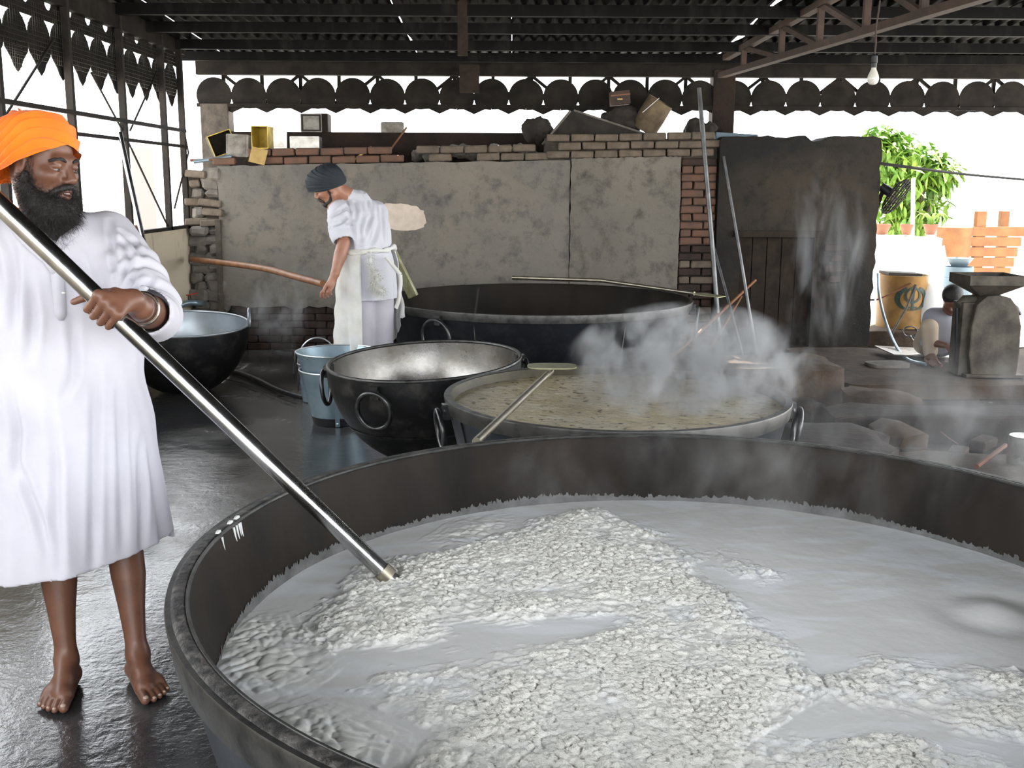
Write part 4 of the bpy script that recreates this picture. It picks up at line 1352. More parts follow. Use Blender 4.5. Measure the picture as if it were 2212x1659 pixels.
for k in range(3):
    q = 2 * PI * k / 3 + .4
    dd = s1 * math.cos(q) + s2 * math.sin(q)
    d2 = ax_.cross(dd)
    m = MB().prism([(.02, -.02), (.15, -.065), (.165, 0), (.15, .065), (.02, .02)], lambda p: dd * p[0] + d2 * p[1] + ax_ * (p[1] * .3 - .003), lambda p: dd * p[0] + d2 * p[1] + ax_ * (p[1] * .3 + .003))
    m.build('blade', M['frame'], fan)
MB().tube([-ax_ * .04, -ax_ * .17], [.05, .045], 14).build('motor', M['black'], fan, smooth=True)
MB().tube([-ax_ * .14, Vector((-.16, .03, -.1))], .02, 8).build('bracket', M['frame'], fan)
tag(MB().tube(curve([PY(1900, 353, 10.4), PY(2000, 366, 11.5), PY(2100, 378, 13), PY(2260, 392, 15)], 6), .016, 6).build('cable', M['cable'], smooth=True), 'black overhead cable running out from the sooty wall into the sunlit yard', 'cable')

# ---- sunlit yard: tree, flower pots, sheds
def leaf_mesh():
    m = MB()
    L, W = 0.24, 0.03
    ys = [0, .25, .55, .8, 1]
    ws = [.006, .9, 1, .6, .02]
    vs = []
    for y, w in zip(ys, ws):
        dz = -0.10 * (y ** 1.6) * .6
        vs += [(-W * w, y * L, dz + .008 * w), (0, y * L, dz), (W * w, y * L, dz + .008 * w)]
    fs = []
    for i in range(4):
        fs += [(3 * i, 3 * i + 1, 3 * i + 4, 3 * i + 3), (3 * i + 1, 3 * i + 2, 3 * i + 5, 3 * i + 4)]
    return np.array(vs), fs
def tree(name, label, base, top_z, blobs, nleaf, seed, cat='tree', trunk=.05, leafscale=1.0):
    r = np.random.default_rng(seed)
    t = thing(name, label, cat, base)
    tops = []
    base = Vector(base)
    fol_v, fol_f = [], []
    lv, lf = leaf_mesh()
    lv = lv * leafscale
    for (c, rad_) in blobs:
        c = Vector(c) - base
        MB().tube(curve([(0, 0, 0), (c.x * .25, c.y * .25, c.z * .45), (c.x * .7, c.y * .7, c.z * .8), tuple(c)], 4), [trunk * (1 - .055 * k) for k in range(13)], 7).build('branch', M['bark'], t, smooth=True)
        for k in range(nleaf):
            d_ = r.normal(size=3)
            d_ /= np.linalg.norm(d_)
            p = np.array(c) + d_ * np.array(rad_) * r.random() ** .45
            yaw, pit, rol = r.uniform(0, 2 * PI), r.uniform(-1.2, .15), r.uniform(-.5, .5)
            R_ = np.array(Matrix.Rotation(yaw, 3, 'Z') @ Matrix.Rotation(pit, 3, 'X') @ Matrix.Rotation(rol, 3, 'Y'))
            n0 = len(fol_v) * 15
            fol_v.append((lv * r.uniform(.7, 1.25)) @ R_.T + p)
            fol_f += [tuple(q + n0 for q in f) for f in lf]
    me = np_mesh('foliage', np.concatenate(fol_v), np.array(fol_f))
    o = obj('foliage', me, M['leaf'], t)
    o['kind'] = 'stuff'
    return t
TY = 17.0
tb = PY(1975, 520, TY)
tree('mango_tree', 'leafy mango tree standing in the bright yard beyond the sooty wall', (tb.x, TY, 0.0), 2.5,
     [(PY(1950, 330, TY), (.45, .5, .32)), (PY(2000, 360, TY), (.42, .5, .35)), (PY(1930, 390, TY), (.4, .5, .42)), (PY(1990, 440, TY + .2), (.45, .5, .5)), (PY(1945, 470, TY), (.4, .5, .42)), (PY(2035, 370, TY), (.22, .3, .25)), (PY(1905, 300, TY), (.3, .3, .25))], 330, 5, trunk=.06)
pw = MB().tube([PY(1971, 510, 15.5), PY(1973, 385, 15.5)], .028, 10).build('pipe_post', M['canvas'], smooth=True)
ppz = PY(1971, 510, 15.5)
wallY = lumpy_block('yard_wall', 3.9, 6.15, 15.35, 15.7, 0.0, ppz.z - .0, 'outwall', 41, amp=.01)
tag(wallY, 'low whitewashed yard wall carrying the flower pots', 'wall')
tag(pw, 'white pipe post standing on the low yard wall before the tree', 'post')
for k, (px, w) in enumerate(((1905, 34), (1958, 26), (2010, 30))):
    c = PY(px, 535, 15.45)
    t = thing('flower_pot', ['flower pot at the wall end nearest the fan', 'flower pot beside the white post base', 'flower pot with a spiky green plant on the yard wall'][k], 'flower pot', (c.x, 15.5, ppz.z + .02))
    rw = w / 2 / FPX * 15.5
    MB().lathe([(0.001, 0), (rw * .6, 0), (rw, .12), (rw * 1.06, .12), (rw * 1.06, .15), (rw * .9, .15), (rw * .85, .12), (.001, .11)], 24).build('pot', M['terracotta'], t, smooth=True)
    if k == 2:
        for q in range(9):
            a = 2 * PI * q / 9 + .3
            pts = [(0, 0, .12), (.06 * math.cos(a), .06 * math.sin(a), .25), (.16 * math.cos(a), .16 * math.sin(a), .30), (.24 * math.cos(a), .24 * math.sin(a), .22)]
            MB().tube(curve(pts, 4), [.012 * (1 - k2 / 14) + .002 for k2 in range(13)], 5).build('leaf', M['leaf'], t, smooth=True)
# white canvas awnings
for k, pts in enumerate((((1898, 565), (1905, 545), (2010, 535), (1985, 592), (1900, 590)), ((2005, 545), (2040, 530), (2045, 560), (1995, 640), (1990, 600)))):
    P3 = [PY(x, y, 13.6 + .5 * k + (.5 if y < 550 else 0)) for x, y in pts]
    n_ = Vector((0, .01, -.02))
    m = MB().add(P3 + [p + n_ for p in P3], [(0, 1, 2, 3, 4), (9, 8, 7, 6, 5)] + [(i, (i + 1) % 5, 5 + (i + 1) % 5, 5 + i) for i in range(5)])
    aw = thing('awning', ['white canvas sheet stretched behind the yellow drum', 'white canvas flap hanging between the drum and the blue-grey drum'][k], 'awning')
    m.build('sheet', M['canvas'], aw)
    for p in (P3[0], P3[2], P3[3]):
        MB().tube([p + Vector((0, .02, .02)), Vector((p.x, p.y + .02, -.03))], .012, 6).build('pole', M['canvas'], aw)
bd = PY(2066, 640, 12.6)
t = thing('drum', 'blue-grey metal drum behind the crouching person', 'drum', (bd.x, 12.6, max(bd.z - .02, 0)))
rw = 30 / FPX * 12.6
hh_ = PY(2066, 572, 12.6).z - bd.z
MB().lathe([(.001, 0), (rw, 0), (rw, hh_ * .33), (rw * 1.03, hh_ * .34), (rw, hh_ * .35), (rw, hh_ * .66), (rw * 1.03, hh_ * .67), (rw, hh_ * .68), (rw, hh_), (rw * .96, hh_), (rw * .95, .02), (.001, .02)], 40).build('body', M['drum_blue'], t, smooth=True)
MB().lathe([(rw * .5, hh_ + .0), (rw * .95, hh_ + .10), (rw * .9, hh_ + .10), (rw * .45, hh_)], 30).build('basin', M['drum_blue'], t, smooth=True)
tag(lumpy_block('block', bd.x - .5, bd.x + .45, 12.3, 12.95, 0.0, max(bd.z - .02, .05), 'stone', 43), 'grey stone block under the blue-grey drum', 'block')
# timber shed
sh = thing('timber_shed', 'pale orange timber stall in the glare at the far right', 'shed', (PY(2130, 700, 16).x, 16.0, 0.0))
shx = sh.location.x
for k in range(5):
    z = PY(2140, 500 + 22 * k, 16).z
    MB().box((PY(2140, 500, 16).x - shx, 0, z - .0), (1.0 - .08 * k, .05, .135)).build('board', M['wood_raw'], sh, bevel=.005)
MB().box((PY(2110, 600, 16).x - shx, .05, .62), (.14, .12, 1.24)).build('post', M['wood_raw'], sh)
MB().box((PY(2180, 600, 16).x - shx, .35, .62), (.12, .12, 1.24)).build('post', M['wood_raw'], sh)
c = PY(2060, 520, 16) - sh.location
MB().lathe([(.001, -.3), (.24, -.3), (.25, .2), (.001, .22)], 24, (c.x, 0, c.z)).build('barrel', M['wood_raw'], sh, smooth=True)
# bulging sack beside the drum
sk = SDF((3.9, 10.4, 0.2), (4.8, 11.2, 1.0), .02)
c = PY(2010, 690, 10.8)
sk.ell((c.x, 10.8, max(c.z - .05, .4)), (.16, .15, .24), None, .02)
sk.ell((c.x + .03, 10.8, max(c.z - .17, .3)), (.2, .18, .16), None, .06)
ob = obj('sack', sk.mesh('sack'), M['canvas'])
tag(ob, 'pale bulging sack slumped beside the yellow drum', 'sack')

# ---- outside the left window
lb = thing('shutter_stall', 'grey stall with slatted shutters outside the left window', 'stall', (-4.45, 13.2, 0))
MB().box((0, 0, 1.0), (.26, .3, 2.0)).build('pillar', M['shutter'], lb)
for k in range(26):
    MB().box((-.27, .05, .35 + .06 * k), (.24, .02, .05), Matrix.Rotation(.25, 3, 'X')).build('slat', M['outwall'], lb)
tag(MB().box((-6.3, 12.0, .66), (2.4, .25, 1.32)).build('brick_wall', M['outbrick']), 'low pale red brick wall outside the left window', 'wall')
tag(MB().box((-3.85, 7.95, 1.45), (.16, .16, 2.9)).build('pillar', M['stone'], bevel=.01), 'grey pillar just outside the left window behind the orange turban', 'pillar')

# ================================================================== THINGS ON THE LEDGE
LZ = 1.80
def tin(label, px, py, Y, w, d, h, mat, inside, rot=(0, 0, 0), open_front=True, lid=None, z=None, lidmat=None):
    c = PY(px, py, Y)
    t = thing('tin_can', label, 'tin', (c.x, Y, c.z if z is None else z))
    t.rotation_euler = rot
    k = .003
    m = MB()
    m.box((0, d / 2, h / 2), (w, k, h)).box((-w / 2, 0, h / 2), (k, d, h)).box((w / 2, 0, h / 2), (k, d, h)).box((0, 0, k / 2), (w, d, k)).box((0, 0, h - k / 2), (w, d, k))
    if not open_front:
        m.box((0, -d / 2, h / 2), (w, k, h))
    m.build('body', M[mat], t)
    fr = MB()
    for a, b in (((-w / 2, 0), (-w / 2, h)), ((w / 2, 0), (w / 2, h)), ((-w / 2, 0), (w / 2, 0)), ((-w / 2, h), (w / 2, h))):
        fr.bar((a[0], -d / 2, a[1]), (b[0], -d / 2, b[1]), .008)
    fr.build('seam', M[inside], t)
    if not open_front:
        MB().box((0, -d / 2 - .003, h / 2), (w * .78, .004, h * .78)).build('panel', M[inside], t, bevel=.001)
    if lid:
        MB().bar((0, -d / 2, 0), (lid[0], -d / 2 - lid[1], -lid[2]), w, .003, up=(0, 1, .3)).build('lid', M[lidmat or mat], t)
    return t
tin('open black-and-yellow tin tilted at the left end of the ledge', 487, 332, 10.46, .22, .22, .2, 'dark_junk', 'tin_yellow', (0, -.35, .35))
tin('upright grey tin with a dented face, second on the ledge', 516, 338, 10.42, .20, .2, .2, 'tin_grey', 'tin_grey', (0, .04, .1), open_front=False)
tin('yellow tin with its gold lid hanging open over the bricks', 570, 321, 10.30, .155, .2, .2, 'tin_yellow', 'tin_yellow', (0, 0, -.12), lid=(-.03, .035, .14), lidmat='tin_gold')
tin('shiny silver tin with a bent side next to the yellow tin', 600, 322, 10.45, .155, .2, .19, 'tin', 'tin', (0, .03, .25), open_front=False)
tin('bright dented tin box standing alone on the ledge', 662, 325, 10.45, .27, .2, .125, 'tin', 'tin', (0, 0, .03), open_front=False)
tin('brown old tin on top of the parapet stub', 1.0, 1.0, 11.0, .2, .2, .17, 'dark_junk', 'tin_grey', (0, 0, .1), open_front=False, z=2.1).location = (-2.02, 10.98, 2.10)
tin('flat dark tin lying towards the middle of the parapet', 850, 285, 11.0, .22, .2, .09, 'tin_grey', 'tin_grey', (0, 0, 0), open_front=False, z=2.10)
# pipes and sticks on the ledge
a, b = PY(418, 350, 10.22), PY(500, 338, 10.30)
tag(MB().tube([a, b], .018, 10).build('pipe', M['galv'], smooth=True), 'grey pipe lying on the corner of the ledge', 'pipe')
a, b = Vector((-3.04, 10.24, 1.80)), Vector((-2.80, 10.25, 1.81))
tag(MB().tube([a, b], .013, 8).build('stick', M['wood_raw'], smooth=True), 'short pale stick lying below the grey pipe in the corner', 'stick')
a, b = Vector((-1.27, 10.5, 1.80)), PY(878, 276, 10.92)
tag(MB().tube([a, b], .010, 6).build('stick', M['wood_raw'], smooth=True), 'thin pale stick leaning on the parapet', 'stick')
a, b, c = PY(762, 348, 10.2), PY(785, 330, 10.25), PY(803, 320, 10.30)
tag(MB().tube([a, b, c], [.006, .014, .02], 8).build('brass_rod', M['tin_gold'], smooth=True), 'bent brassy rod poking over the brick courses', 'rod')
# scrap heap on the right part of the ledge
def lump(name, label, cat, c, rad_, mat, seed, k=.03):
    s = SDF(np.array(c) - max(rad_) - .08, np.array(c) + max(rad_) + .08, .018)
    r = np.random.default_rng(seed)
    s.ell(c, rad_, None, .01)
    for q in range(5):
        o_ = r.normal(size=3) * np.array(rad_) * .45
        s.ell(np.array(c) + o_, np.array(rad_) * r.uniform(.4, .65), None, k)
    lm = s.mesh(name)
    v_, n_ = verts(lm), normals(lm)
    dsp = np.array([noise.fractal(Vector(p) * 9 + Vector((seed, 0, 0)), .8, 2.0, 4) for p in v_.tolist()])
    set_verts(lm, v_ + n_ * (dsp * .035)[:, None])
    return tag(obj(name, lm, M[mat]), label, cat)
lump('cement_sack', 'dark slumped sack beside the tilted sheet on the ledge', 'sack', PY(1160, 280, 10.6), (.15, .12, .12), 'dark_junk', 1)
lump('rag_heap', 'dark heap of rags under the tan drum on the ledge', 'rags', PY(1345, 262, 10.76), (.22, .1, .14), 'dark_junk', 2)
lump('cement_sack', 'rounded dark sack at the right end of the ledge by the tall rod', 'sack', PY(1505, 282, 10.62), (.12, .10, .10), 'dark_junk', 3)
sheet_px = [(1172, 312), (1232, 240), (1240, 238), (1400, 291), (1395, 300), (1180, 318)]
P3 = [PY(x, y, 10.48 + .12 * (300 - y) / 60) for x, y in sheet_px]
m = MB().add(P3 + [p + Vector((0.005, .03, 0)) for p in P3], [(0, 1, 2, 3, 4, 5), (11, 10, 9, 8, 7, 6)] + [(i, (i + 1) % 6, 6 + (i + 1) % 6, 6 + i) for i in range(6)])
ts = thing('roof_panel', 'dark tilted panel with a pale edge propped on the ledge', 'panel')
m.build('board', M['dark_junk'], ts)
MB().tube([P3[2], P3[3]], .010, 6).build('edge', M['stone'], ts)
MB().tube([P3[1], P3[0]], .012, 6).build('edge', M['stone'], ts)
bx = thing('wooden_box', 'brown box lying on the rag heap under the eaves', 'box', PY(1338, 226, 10.75))
MB().box((0, 0, .06), (.19, .18, .13), Matrix.Rotation(-.1, 3, 'Y')).build('carcass', M['rust'], bx, bevel=.005)
MB().box((0, -.094, .085), (.19, .01, .012), Matrix.Rotation(-.1, 3, 'Y')).build('lid_edge', M['wood'], bx)
MB().box((-.005, -.094, .045), (.05, .012, .01)).build('latch', M['tin_gold'], bx)
dr = thing('drum', 'tan dusty drum tipped over on the scrap heap', 'drum', PY(1408, 250, 10.72))
dr.rotation_euler = (0, math.radians(32), math.radians(-20))
MB().lathe([(.001, -.16), (.13, -.16), (.135, 0), (.13, .16), (.12, .16), (.12, -.14), (.001, -.14)], 32).build('body', M['tan_drum'], dr, smooth=True)
a, b = PY(1388, 243, 10.55), PY(1424, 212, 10.55)
tag(MB().bar(a, b, .02, .006).build('metal_strip', M['canvas']), 'bright metal strip leaning on the tipped tan drum', 'strip')
bb = PY(1590, 298, 10.4)
tag(MB().box((bb.x, 10.4, bb.z), (.40, .06, .085), Matrix.Rotation(.06, 3, 'Y')).build('steel_channel', M['drum_blue'], bevel=.006), 'blue-grey steel channel lying on the ledge right of the tall rod', 'beam')
for k in range(22):
    px, py = 905 + 12 * k + rb.uniform(-6, 6), 318 + rb.uniform(-12, 6)
    p = PY(px, py, 10.45 + rb.uniform(0, .3))
    if px > 1165:
        continue
    o = bpy.data.objects.new('rubble_stone', STONE[k % 5])
    COL.objects.link(o)
    o.location = (p.x, p.y, 1.86 + rb.uniform(0, .05))
    o.rotation_euler = (rb.uniform(-.6, .6), rb.uniform(-.6, .6), rb.uniform(0, 3))
    tag(o, 'grey rubble stone among the loose debris on the middle of the ledge', 'stone', 'rubble stones on the ledge')
# ================================================================== PEOPLE
def V3(*a):
    return np.array(a, float)
def unit(v):
    v = np.array(v, float)
    return v / np.linalg.norm(v)
def head_axes(yaw, pitch, roll=0.0):
    F_ = V3(math.cos(yaw) * math.cos(pitch), math.sin(yaw) * math.cos(pitch), -math.sin(pitch))
    L_ = V3(-math.sin(yaw), math.cos(yaw), 0)
    U_ = np.cross(F_, L_)
    if roll:
        L_, U_ = L_ * math.cos(roll) + U_ * math.sin(roll), U_ * math.cos(roll) - L_ * math.sin(roll)
    return F_, L_, U_

def sculpt_head(s, hc, A, sc=1.0):
    F_, L_, U_ = A
    P_ = lambda f, l, u: hc + sc * (F_ * f + L_ * l + U_ * u)
    ax = [F_, L_, U_]
    E_ = lambda c, r, k, sub=False: s.ell(P_(*c), np.array(r) * sc, ax, k, sub)
    C_ = lambda a, b, ra, rb_, k, sub=False: s.cone(P_(*a), P_(*b), ra * sc, rb_ * sc, k, sub)
    E_((-.012, 0, .035), (.098, .078, .10), .02)
    E_((.028, 0, -.04), (.070, .062, .085), .03)
    E_((.048, 0, -.088), (.045, .045, .034), .025)
    C_((.084, -.034, .024), (.084, .034, .024), .0135, .0135, .012)
    for l in (-1, 1):
        E_((.066, .044 * l, -.022), (.026, .020, .020), .02)
        E_((.106, .033 * l, -.002), (.022, .017, .0125), .012, True)
        C_((.0, .066 * l, -.06), (.05, .03 * l, -.10), .018, .02, .02)
    C_((.092, 0, .014), (.115, 0, -.028), .0085, .0125, .010)
    for l in (-1, 1):
        E_((.103, .0135 * l, -.034), (.013, .0088, .0085), .006)
        # lids: the upper one hangs low over the eye
        E_((.0795, .033 * l, .006), (.0175, .018, .0095), .004)
        E_((.0795, .033 * l, -.0115), (.0155, .0165, .0055), .005)
        # ears
        E_((-.006, .079 * l, -.005), (.019, .0075, .033), .006)
        E_((-.010, .082 * l, -.035), (.010, .006, .012), .006)
        E_((.002, .088 * l, -.003), (.011, .006, .019), .004, True)
    C_((.099, -.019, -.0645), (.105, 0, -.0605), .0055, .0075, .005)
    C_((.105, 0, -.0605), (.099, .019, -.0645), .0075, .0055, .005)
    C_((.096, -.016, -.0775), (.101, 0, -.080), .006, .0085, .005)
    C_((.101, 0, -.080), (.096, .016, -.0775), .0085, .006, .005)
    E_((.108, 0, -.0705), (.012, .017, .0035), .003, True)
    return P_

def head_parts(parent, hc, A, sc, look, P_, hairmat='hair'):
    F_, L_, U_ = A
    for l in (-1, 1):
        c = P_(.0775, .033 * l, 0.0)
        m = MB().lathe([(0.0135 * sc * math.sin(PI * k / 10), 0.0135 * sc * -math.cos(PI * k / 10)) for k in range(11)], 14, c)
        e = m.build('eye', M['eye'], parent, smooth=True)
        d = unit(F_ * look[0] + L_ * look[1] + U_ * look[2])
        c2 = c + d * .0102 * sc
        MB().lathe([(0.0062 * sc * math.sin(PI * k / 8), .0062 * sc * -math.cos(PI * k / 8)) for k in range(9)], 12, c2).build('iris', M['iris'], e, smooth=True)

def hair_strands(roots, dirs, length, width, seed, droop=0.4, curl=.3):
    r = np.random.default_rng(seed)
    n = len(roots)
    Vv, Ff = [], []
    L = length * r.uniform(.5, 1.3, n)
    d = dirs + r.normal(size=(n, 3)) * curl
    d /= np.linalg.norm(d, axis=1)[:, None]
    side = np.cross(d, r.normal(size=(n, 3)))
    side /= np.linalg.norm(side, axis=1)[:, None]
    w = width
    p0 = roots
    d2 = d + r.normal(size=(n, 3)) * curl + np.array([0, 0, -droop])
    d2 /= np.linalg.norm(d2, axis=1)[:, None]
    p1 = p0 + d * (L / 2)[:, None]
    p2 = p1 + d2 * (L / 2)[:, None]
    V = np.stack([p0 - side * w, p0 + side * w, p1 - side * w * .8, p1 + side * w * .8, p2 - side * w * .2, p2 + side * w * .2], 1).reshape(-1, 3)
    b = np.arange(n)[:, None] * 6
    F = np.concatenate([b + np.array([[0, 1, 3, 2]]), b + np.array([[2, 3, 5, 4]])])
    return V, F

def sample_surface(me, n, seed, keep=None):
    r = np.random.default_rng(seed)
    v, nn = verts(me), normals(me)
    idx = np.arange(len(v)) if keep is None else np.flatnonzero(keep(v, nn))
    i = r.choice(idx, n)
    return v[i], nn[i]

def turban(parent, hc, A, mat, dims, tilt, c0, pleats, amp, knot=None, exps=(.72, .8), name='turban', point=0.0, edge=(.04, .40)):
    F_, L_, U_ = A
    e1 = F_ * math.cos(tilt) + U_ * math.sin(tilt)
    nn = U_ * math.cos(tilt) - F_ * math.sin(tilt)
    C = hc + F_ * c0[0] + U_ * c0[1]
    nt, npf = 260, 110
    th = np.linspace(0, 2 * PI, nt, endpoint=False)
    TH, PP = np.meshgrid(th, np.linspace(0, 1, npf), indexing='ij')
    lo = -edge[0] - (edge[1] - edge[0]) * (.5 - .5 * np.cos(TH)) ** .8
    PH = lo + (PI / 2 - .004 - lo) * PP
    sg = lambda x, p: np.sign(x) * np.abs(x) ** p
    Ax = np.where(np.cos(TH) > 0, dims[0], dims[1])
    a = Ax * np.cos(TH) * sg(np.cos(PH), exps[0])
    b = dims[2] * np.sin(TH) * sg(np.cos(PH), exps[0])
    if point:
        b = b * (1 - point * np.clip(np.cos(TH), 0, 1) ** 2)
    h = dims[3] * sg(np.sin(PH), exps[1])
    psi = np.arctan2(h + .055, a + dims[1] * .95)
    q = psi * pleats + .35 * np.sin(TH * 2) + .25 * np.sin(TH * 3 + 4 * psi)
    saw = (q - np.floor(q))
    pl_ = amp * (np.minimum(saw / .82, (1 - saw) / .18) - .5)
    wob = .0025 * np.sin(7 * TH + 5 * PH) * np.cos(PH)
    sc_ = 1 + (pl_ + wob) / dims[0]
    a, b, h = a * sc_, b * sc_, h * (1 + pl_ / dims[3])
    if knot is not None:
        g = np.exp(-(((a - knot[0]) / knot[3]) ** 2 + ((b - knot[1]) / knot[3]) ** 2)) * (h > 0)
        h = h + knot[2] * g
    V = C + a[..., None] * e1 + b[..., None] * L_ + h[..., None] * nn
    V = V.reshape(-1, 3)
    i = np.arange(nt * npf).reshape(nt, npf)
    j = np.roll(i, -1, 0)
    F = np.stack([i[:, :-1], j[:, :-1], j[:, 1:], i[:, 1:]], -1).reshape(-1, 4)
    o = obj(name, np_mesh(name, V, F), M[mat], parent)
    return o

def hand(s, Hc, a, b, c, wrist, pr, thumb, k=.004, forearm_r=.03):
    Hc, a, b, c, wrist = map(np.array, (Hc, a, b, c, wrist))
    offs = (-.036, -.012, .012, .034)
    for o_, ln in zip(offs, (.95, 1.0, .97, .82)):
        mcp = Hc + a * o_ - b * .022 + c * (pr + .015)
        p1 = Hc + a * o_ + b * (pr + .012) * ln + c * pr * .72
        p2 = Hc + a * o_ + b * (pr + .013) * ln - c * pr * .75
        p3 = Hc + a * o_ + b * .004 - c * (pr + .011)
        s.chain([mcp, p1, p2, p3], [.0118 * ln, .0104 * ln, .0095 * ln, .008 * ln], k)
        s.cone(wrist, mcp, .021, .0125, .014)
    tb = wrist * .45 + (Hc - a * .05 - b * .03 + c * .012) * .55
    s.chain([wrist, tb], [.02, .016], .012)
    s.chain([tb] + [np.array(t) for t in thumb], [.0145, .0125, .011, .009][:1 + len(thumb)], .006)

def foot(s, heel, d, big, L=.255, k=.012):
    "heel: ground point at the back; d: direction of the toes; big: +1 when the big toe lies to the left of d"
    heel = np.array(heel, float)
    d = unit(V3(d[0], d[1], 0))
    lf = V3(-d[1], d[0], 0) * big
    Z = V3(0, 0, 1)
    P_ = lambda f, l, z: heel + d * f + lf * l + Z * z
    s.cone(P_(.036, 0, .034), P_(.06, 0, .045), .034, .034, .02)
    s.cone(P_(.065, 0, .085), P_(.13, .012, .055), .034, .027, .025)
    s.cone(P_(.13, .012, .052), P_(.185, .018, .028), .026, .021, .02)
    s.cone(P_(.05, -.012, .028), P_(.165, -.03, .019), .027, .019, .02)
    s.cone(P_(.05, .012, .03), P_(.18, .032, .022), .026, .021, .02)
    s.cone(P_(.15, -.02, .024), P_(.18, .02, .026), .02, .02, .02)
    toes = [(.036, .185, .062, .0145), (.014, .19, .058, .0098), (-.004, .186, .05, .009), (-.02, .178, .044, .0085), (-.034, .166, .038, .0085)]
    tips = []
    for (l, f, ln, r_) in toes:
        s.chain([P_(f - .02, l * .95, .018), P_(f + ln * .5, l * 1.12, .017), P_(f + ln, l * 1.2, r_ + .001)], [.014, r_ * 1.05, r_], .005)
        tips.append((P_(f + ln + r_ * .25, l * 1.2, r_ * 1.75), r_))
    return tips

def groove(me, lines, width, depth, parent_cam=True):
    "press folds into cloth along lines that run over its visible side"
    v, nn = verts(me), normals(me)
    tree_ = BVHTree.FromPolygons([tuple(p) for p in v.tolist()], [tuple(p.vertices) for p in me.polygons])
    off = np.zeros(len(v))
    for ln in lines:
        pts = []
        for i in range(len(ln) - 1):
            a, b = ln[i], ln[i + 1]
            ns = max(4, int(math.hypot(b[0] - a[0], b[1] - a[1]) / 3))
            for q in range(ns):
                pts.append((a[0] + (b[0] - a[0]) * q / ns, a[1] + (b[1] - a[1]) * q / ns))
        P_ = []
        for x, y in pts:
            h = tree_.ray_cast(Vector((0, 0, CAM_H)), _ray(x, y).normalized())
            if h[0] is not None:
                P_.append(tuple(h[0]))
        if len(P_) < 3:
            continue
        P_ = np.array(P_)
        lo, hi = P_.min(0) - width * 3.5, P_.max(0) + width * 3.5
        near = np.flatnonzero(((v > lo) & (v < hi)).all(1))
        d = np.full(len(near), 9.0)
        k = np.zeros(len(near), int)
        for q, p in enumerate(P_):
            dq = np.sqrt(((v[near] - p) ** 2).sum(-1))
            hit = dq < d
            d[hit], k[hit] = dq[hit], q
        fade = np.sin(np.pi * np.clip((k + 1) / (len(P_) + 1), 0, 1)) ** .6
        off[near] += fade * depth * (-np.exp(-(d / width) ** 2) + .55 * np.exp(-((d - 2.0 * width) / (width * .9)) ** 2))
    set_verts(me, v + nn * off[:, None])

# ------------------------------------------------------------------ the man stirring
man1 = thing('person', 'barefoot man in orange turban and long white kurta stirring the front cauldron', 'person', (-1.37, 3.27, 0))
man1.location = (0, 0, 0)
H1 = V3(-1.376, 3.172, 1.638)
A1 = head_axes(math.radians(-20), math.radians(9), math.radians(-3))
body = SDF((-1.98, 2.62, -.02), (-0.84, 3.56, 1.82), .0046)
P1 = sculpt_head(body, H1, A1)
F_, L_, U_ = A1
neck = V3(-1.392, 3.225, 1.46)
body.cone(P1(-.025, 0, -.05), neck, .060, .066, .03)
yaw1 = math.radians(-62)
f1, l1 = V3(math.cos(yaw1), math.sin(yaw1), 0), V3(-math.sin(yaw1), math.cos(yaw1), 0)
SHL, SHR = neck + l1 * .185 + V3(0, 0, -.045), neck - l1 * .185 + V3(0, 0, -.045)
pel = V3(-1.385, 3.27, .93)
body.ell(neck * .5 + pel * .5 + V3(0, 0, .06), (.16, .11, .27), [l1, f1, V3(0, 0, 1)], .03)
body.cone(SHL, SHR, .055, .055, .05)
body.ell(pel, (.155, .12, .13), [l1, f1, V3(0, 0, 1)], .04)
EL = V3(-1.050, 3.085, 1.212)
WL = np.array(PY(303, 664, 2.85))
body.chain([SHL, EL], [.055, .046], .03)
body.chain([EL, EL * .62 + WL * .38, WL], [.047, .050, .031], .02)
POLE_D = unit(V3(.7, .001, -.714))
HcL = V3(-1.066, 2.80, 1.2585)
b_ = V3(-.714, 0, -.70)
c_ = V3(0, -1, 0)
hand(body, HcL, POLE_D, b_, c_, WL * .55 + (HcL - b_ * .075 + c_ * .03) * .45, .026,
     [HcL - POLE_D * .058 + b_ * .004 - c_ * .022, HcL - POLE_D * .070 + b_ * .034 - c_ * .026, HcL - POLE_D * .082 + b_ * .062 - c_ * .024])
body.cone(WL, WL * .55 + (HcL - b_ * .075 + c_ * .03) * .45, .031, .024, .015)
ER = V3(-1.80, 2.96, 1.40)
HcR = HcL - POLE_D * .62
WR = HcR + V3(-.05, .075, -.055)
body.chain([SHR, ER], [.055, .046], .03)
body.chain([ER, ER * .62 + WR * .38, WR], [.047, .050, .031], .02)
hand(body, HcR, POLE_D, -b_, c_, HcR + b_ * .075 + c_ * .028, .026, [HcR - POLE_D * .05 - c_ * .03, HcR - POLE_D * .045 - b_ * .03 - c_ * .03])
body.cone(WR, HcR + b_ * .075 + c_ * .028, .031, .024, .015)
hpR, hpL = pel - l1 * .09, pel + l1 * .09
knR, knL = V3(-1.455, 3.225, .50), V3(-1.262, 3.295, .50)
heelR, toeR, heelL, toeL = (np.array(PZ(*p, 0)) for p in ((160, 1462), (104, 1545), (288, 1452), (358, 1528)))
dR, dL = unit(toeR - heelR), unit(toeL - heelL)
anR, anL = heelR + dR * .055 + V3(0, 0, .09), heelL + dL * .055 + V3(0, 0, .09)
for hp_, kn, an in ((hpR, knR, anR), (hpL, knL, anL)):
    body.chain([hp_, kn], [.088, .056], .04)
    body.chain([kn, kn * .8 + an * .2 + V3(0, .010, 0), kn * .6 + an * .4 + V3(0, .012, 0), kn * .35 + an * .65 + V3(0, .004, 0), kn * .15 + an * .85, an], [.052, .056, .054, .041, .034, .034], .03)
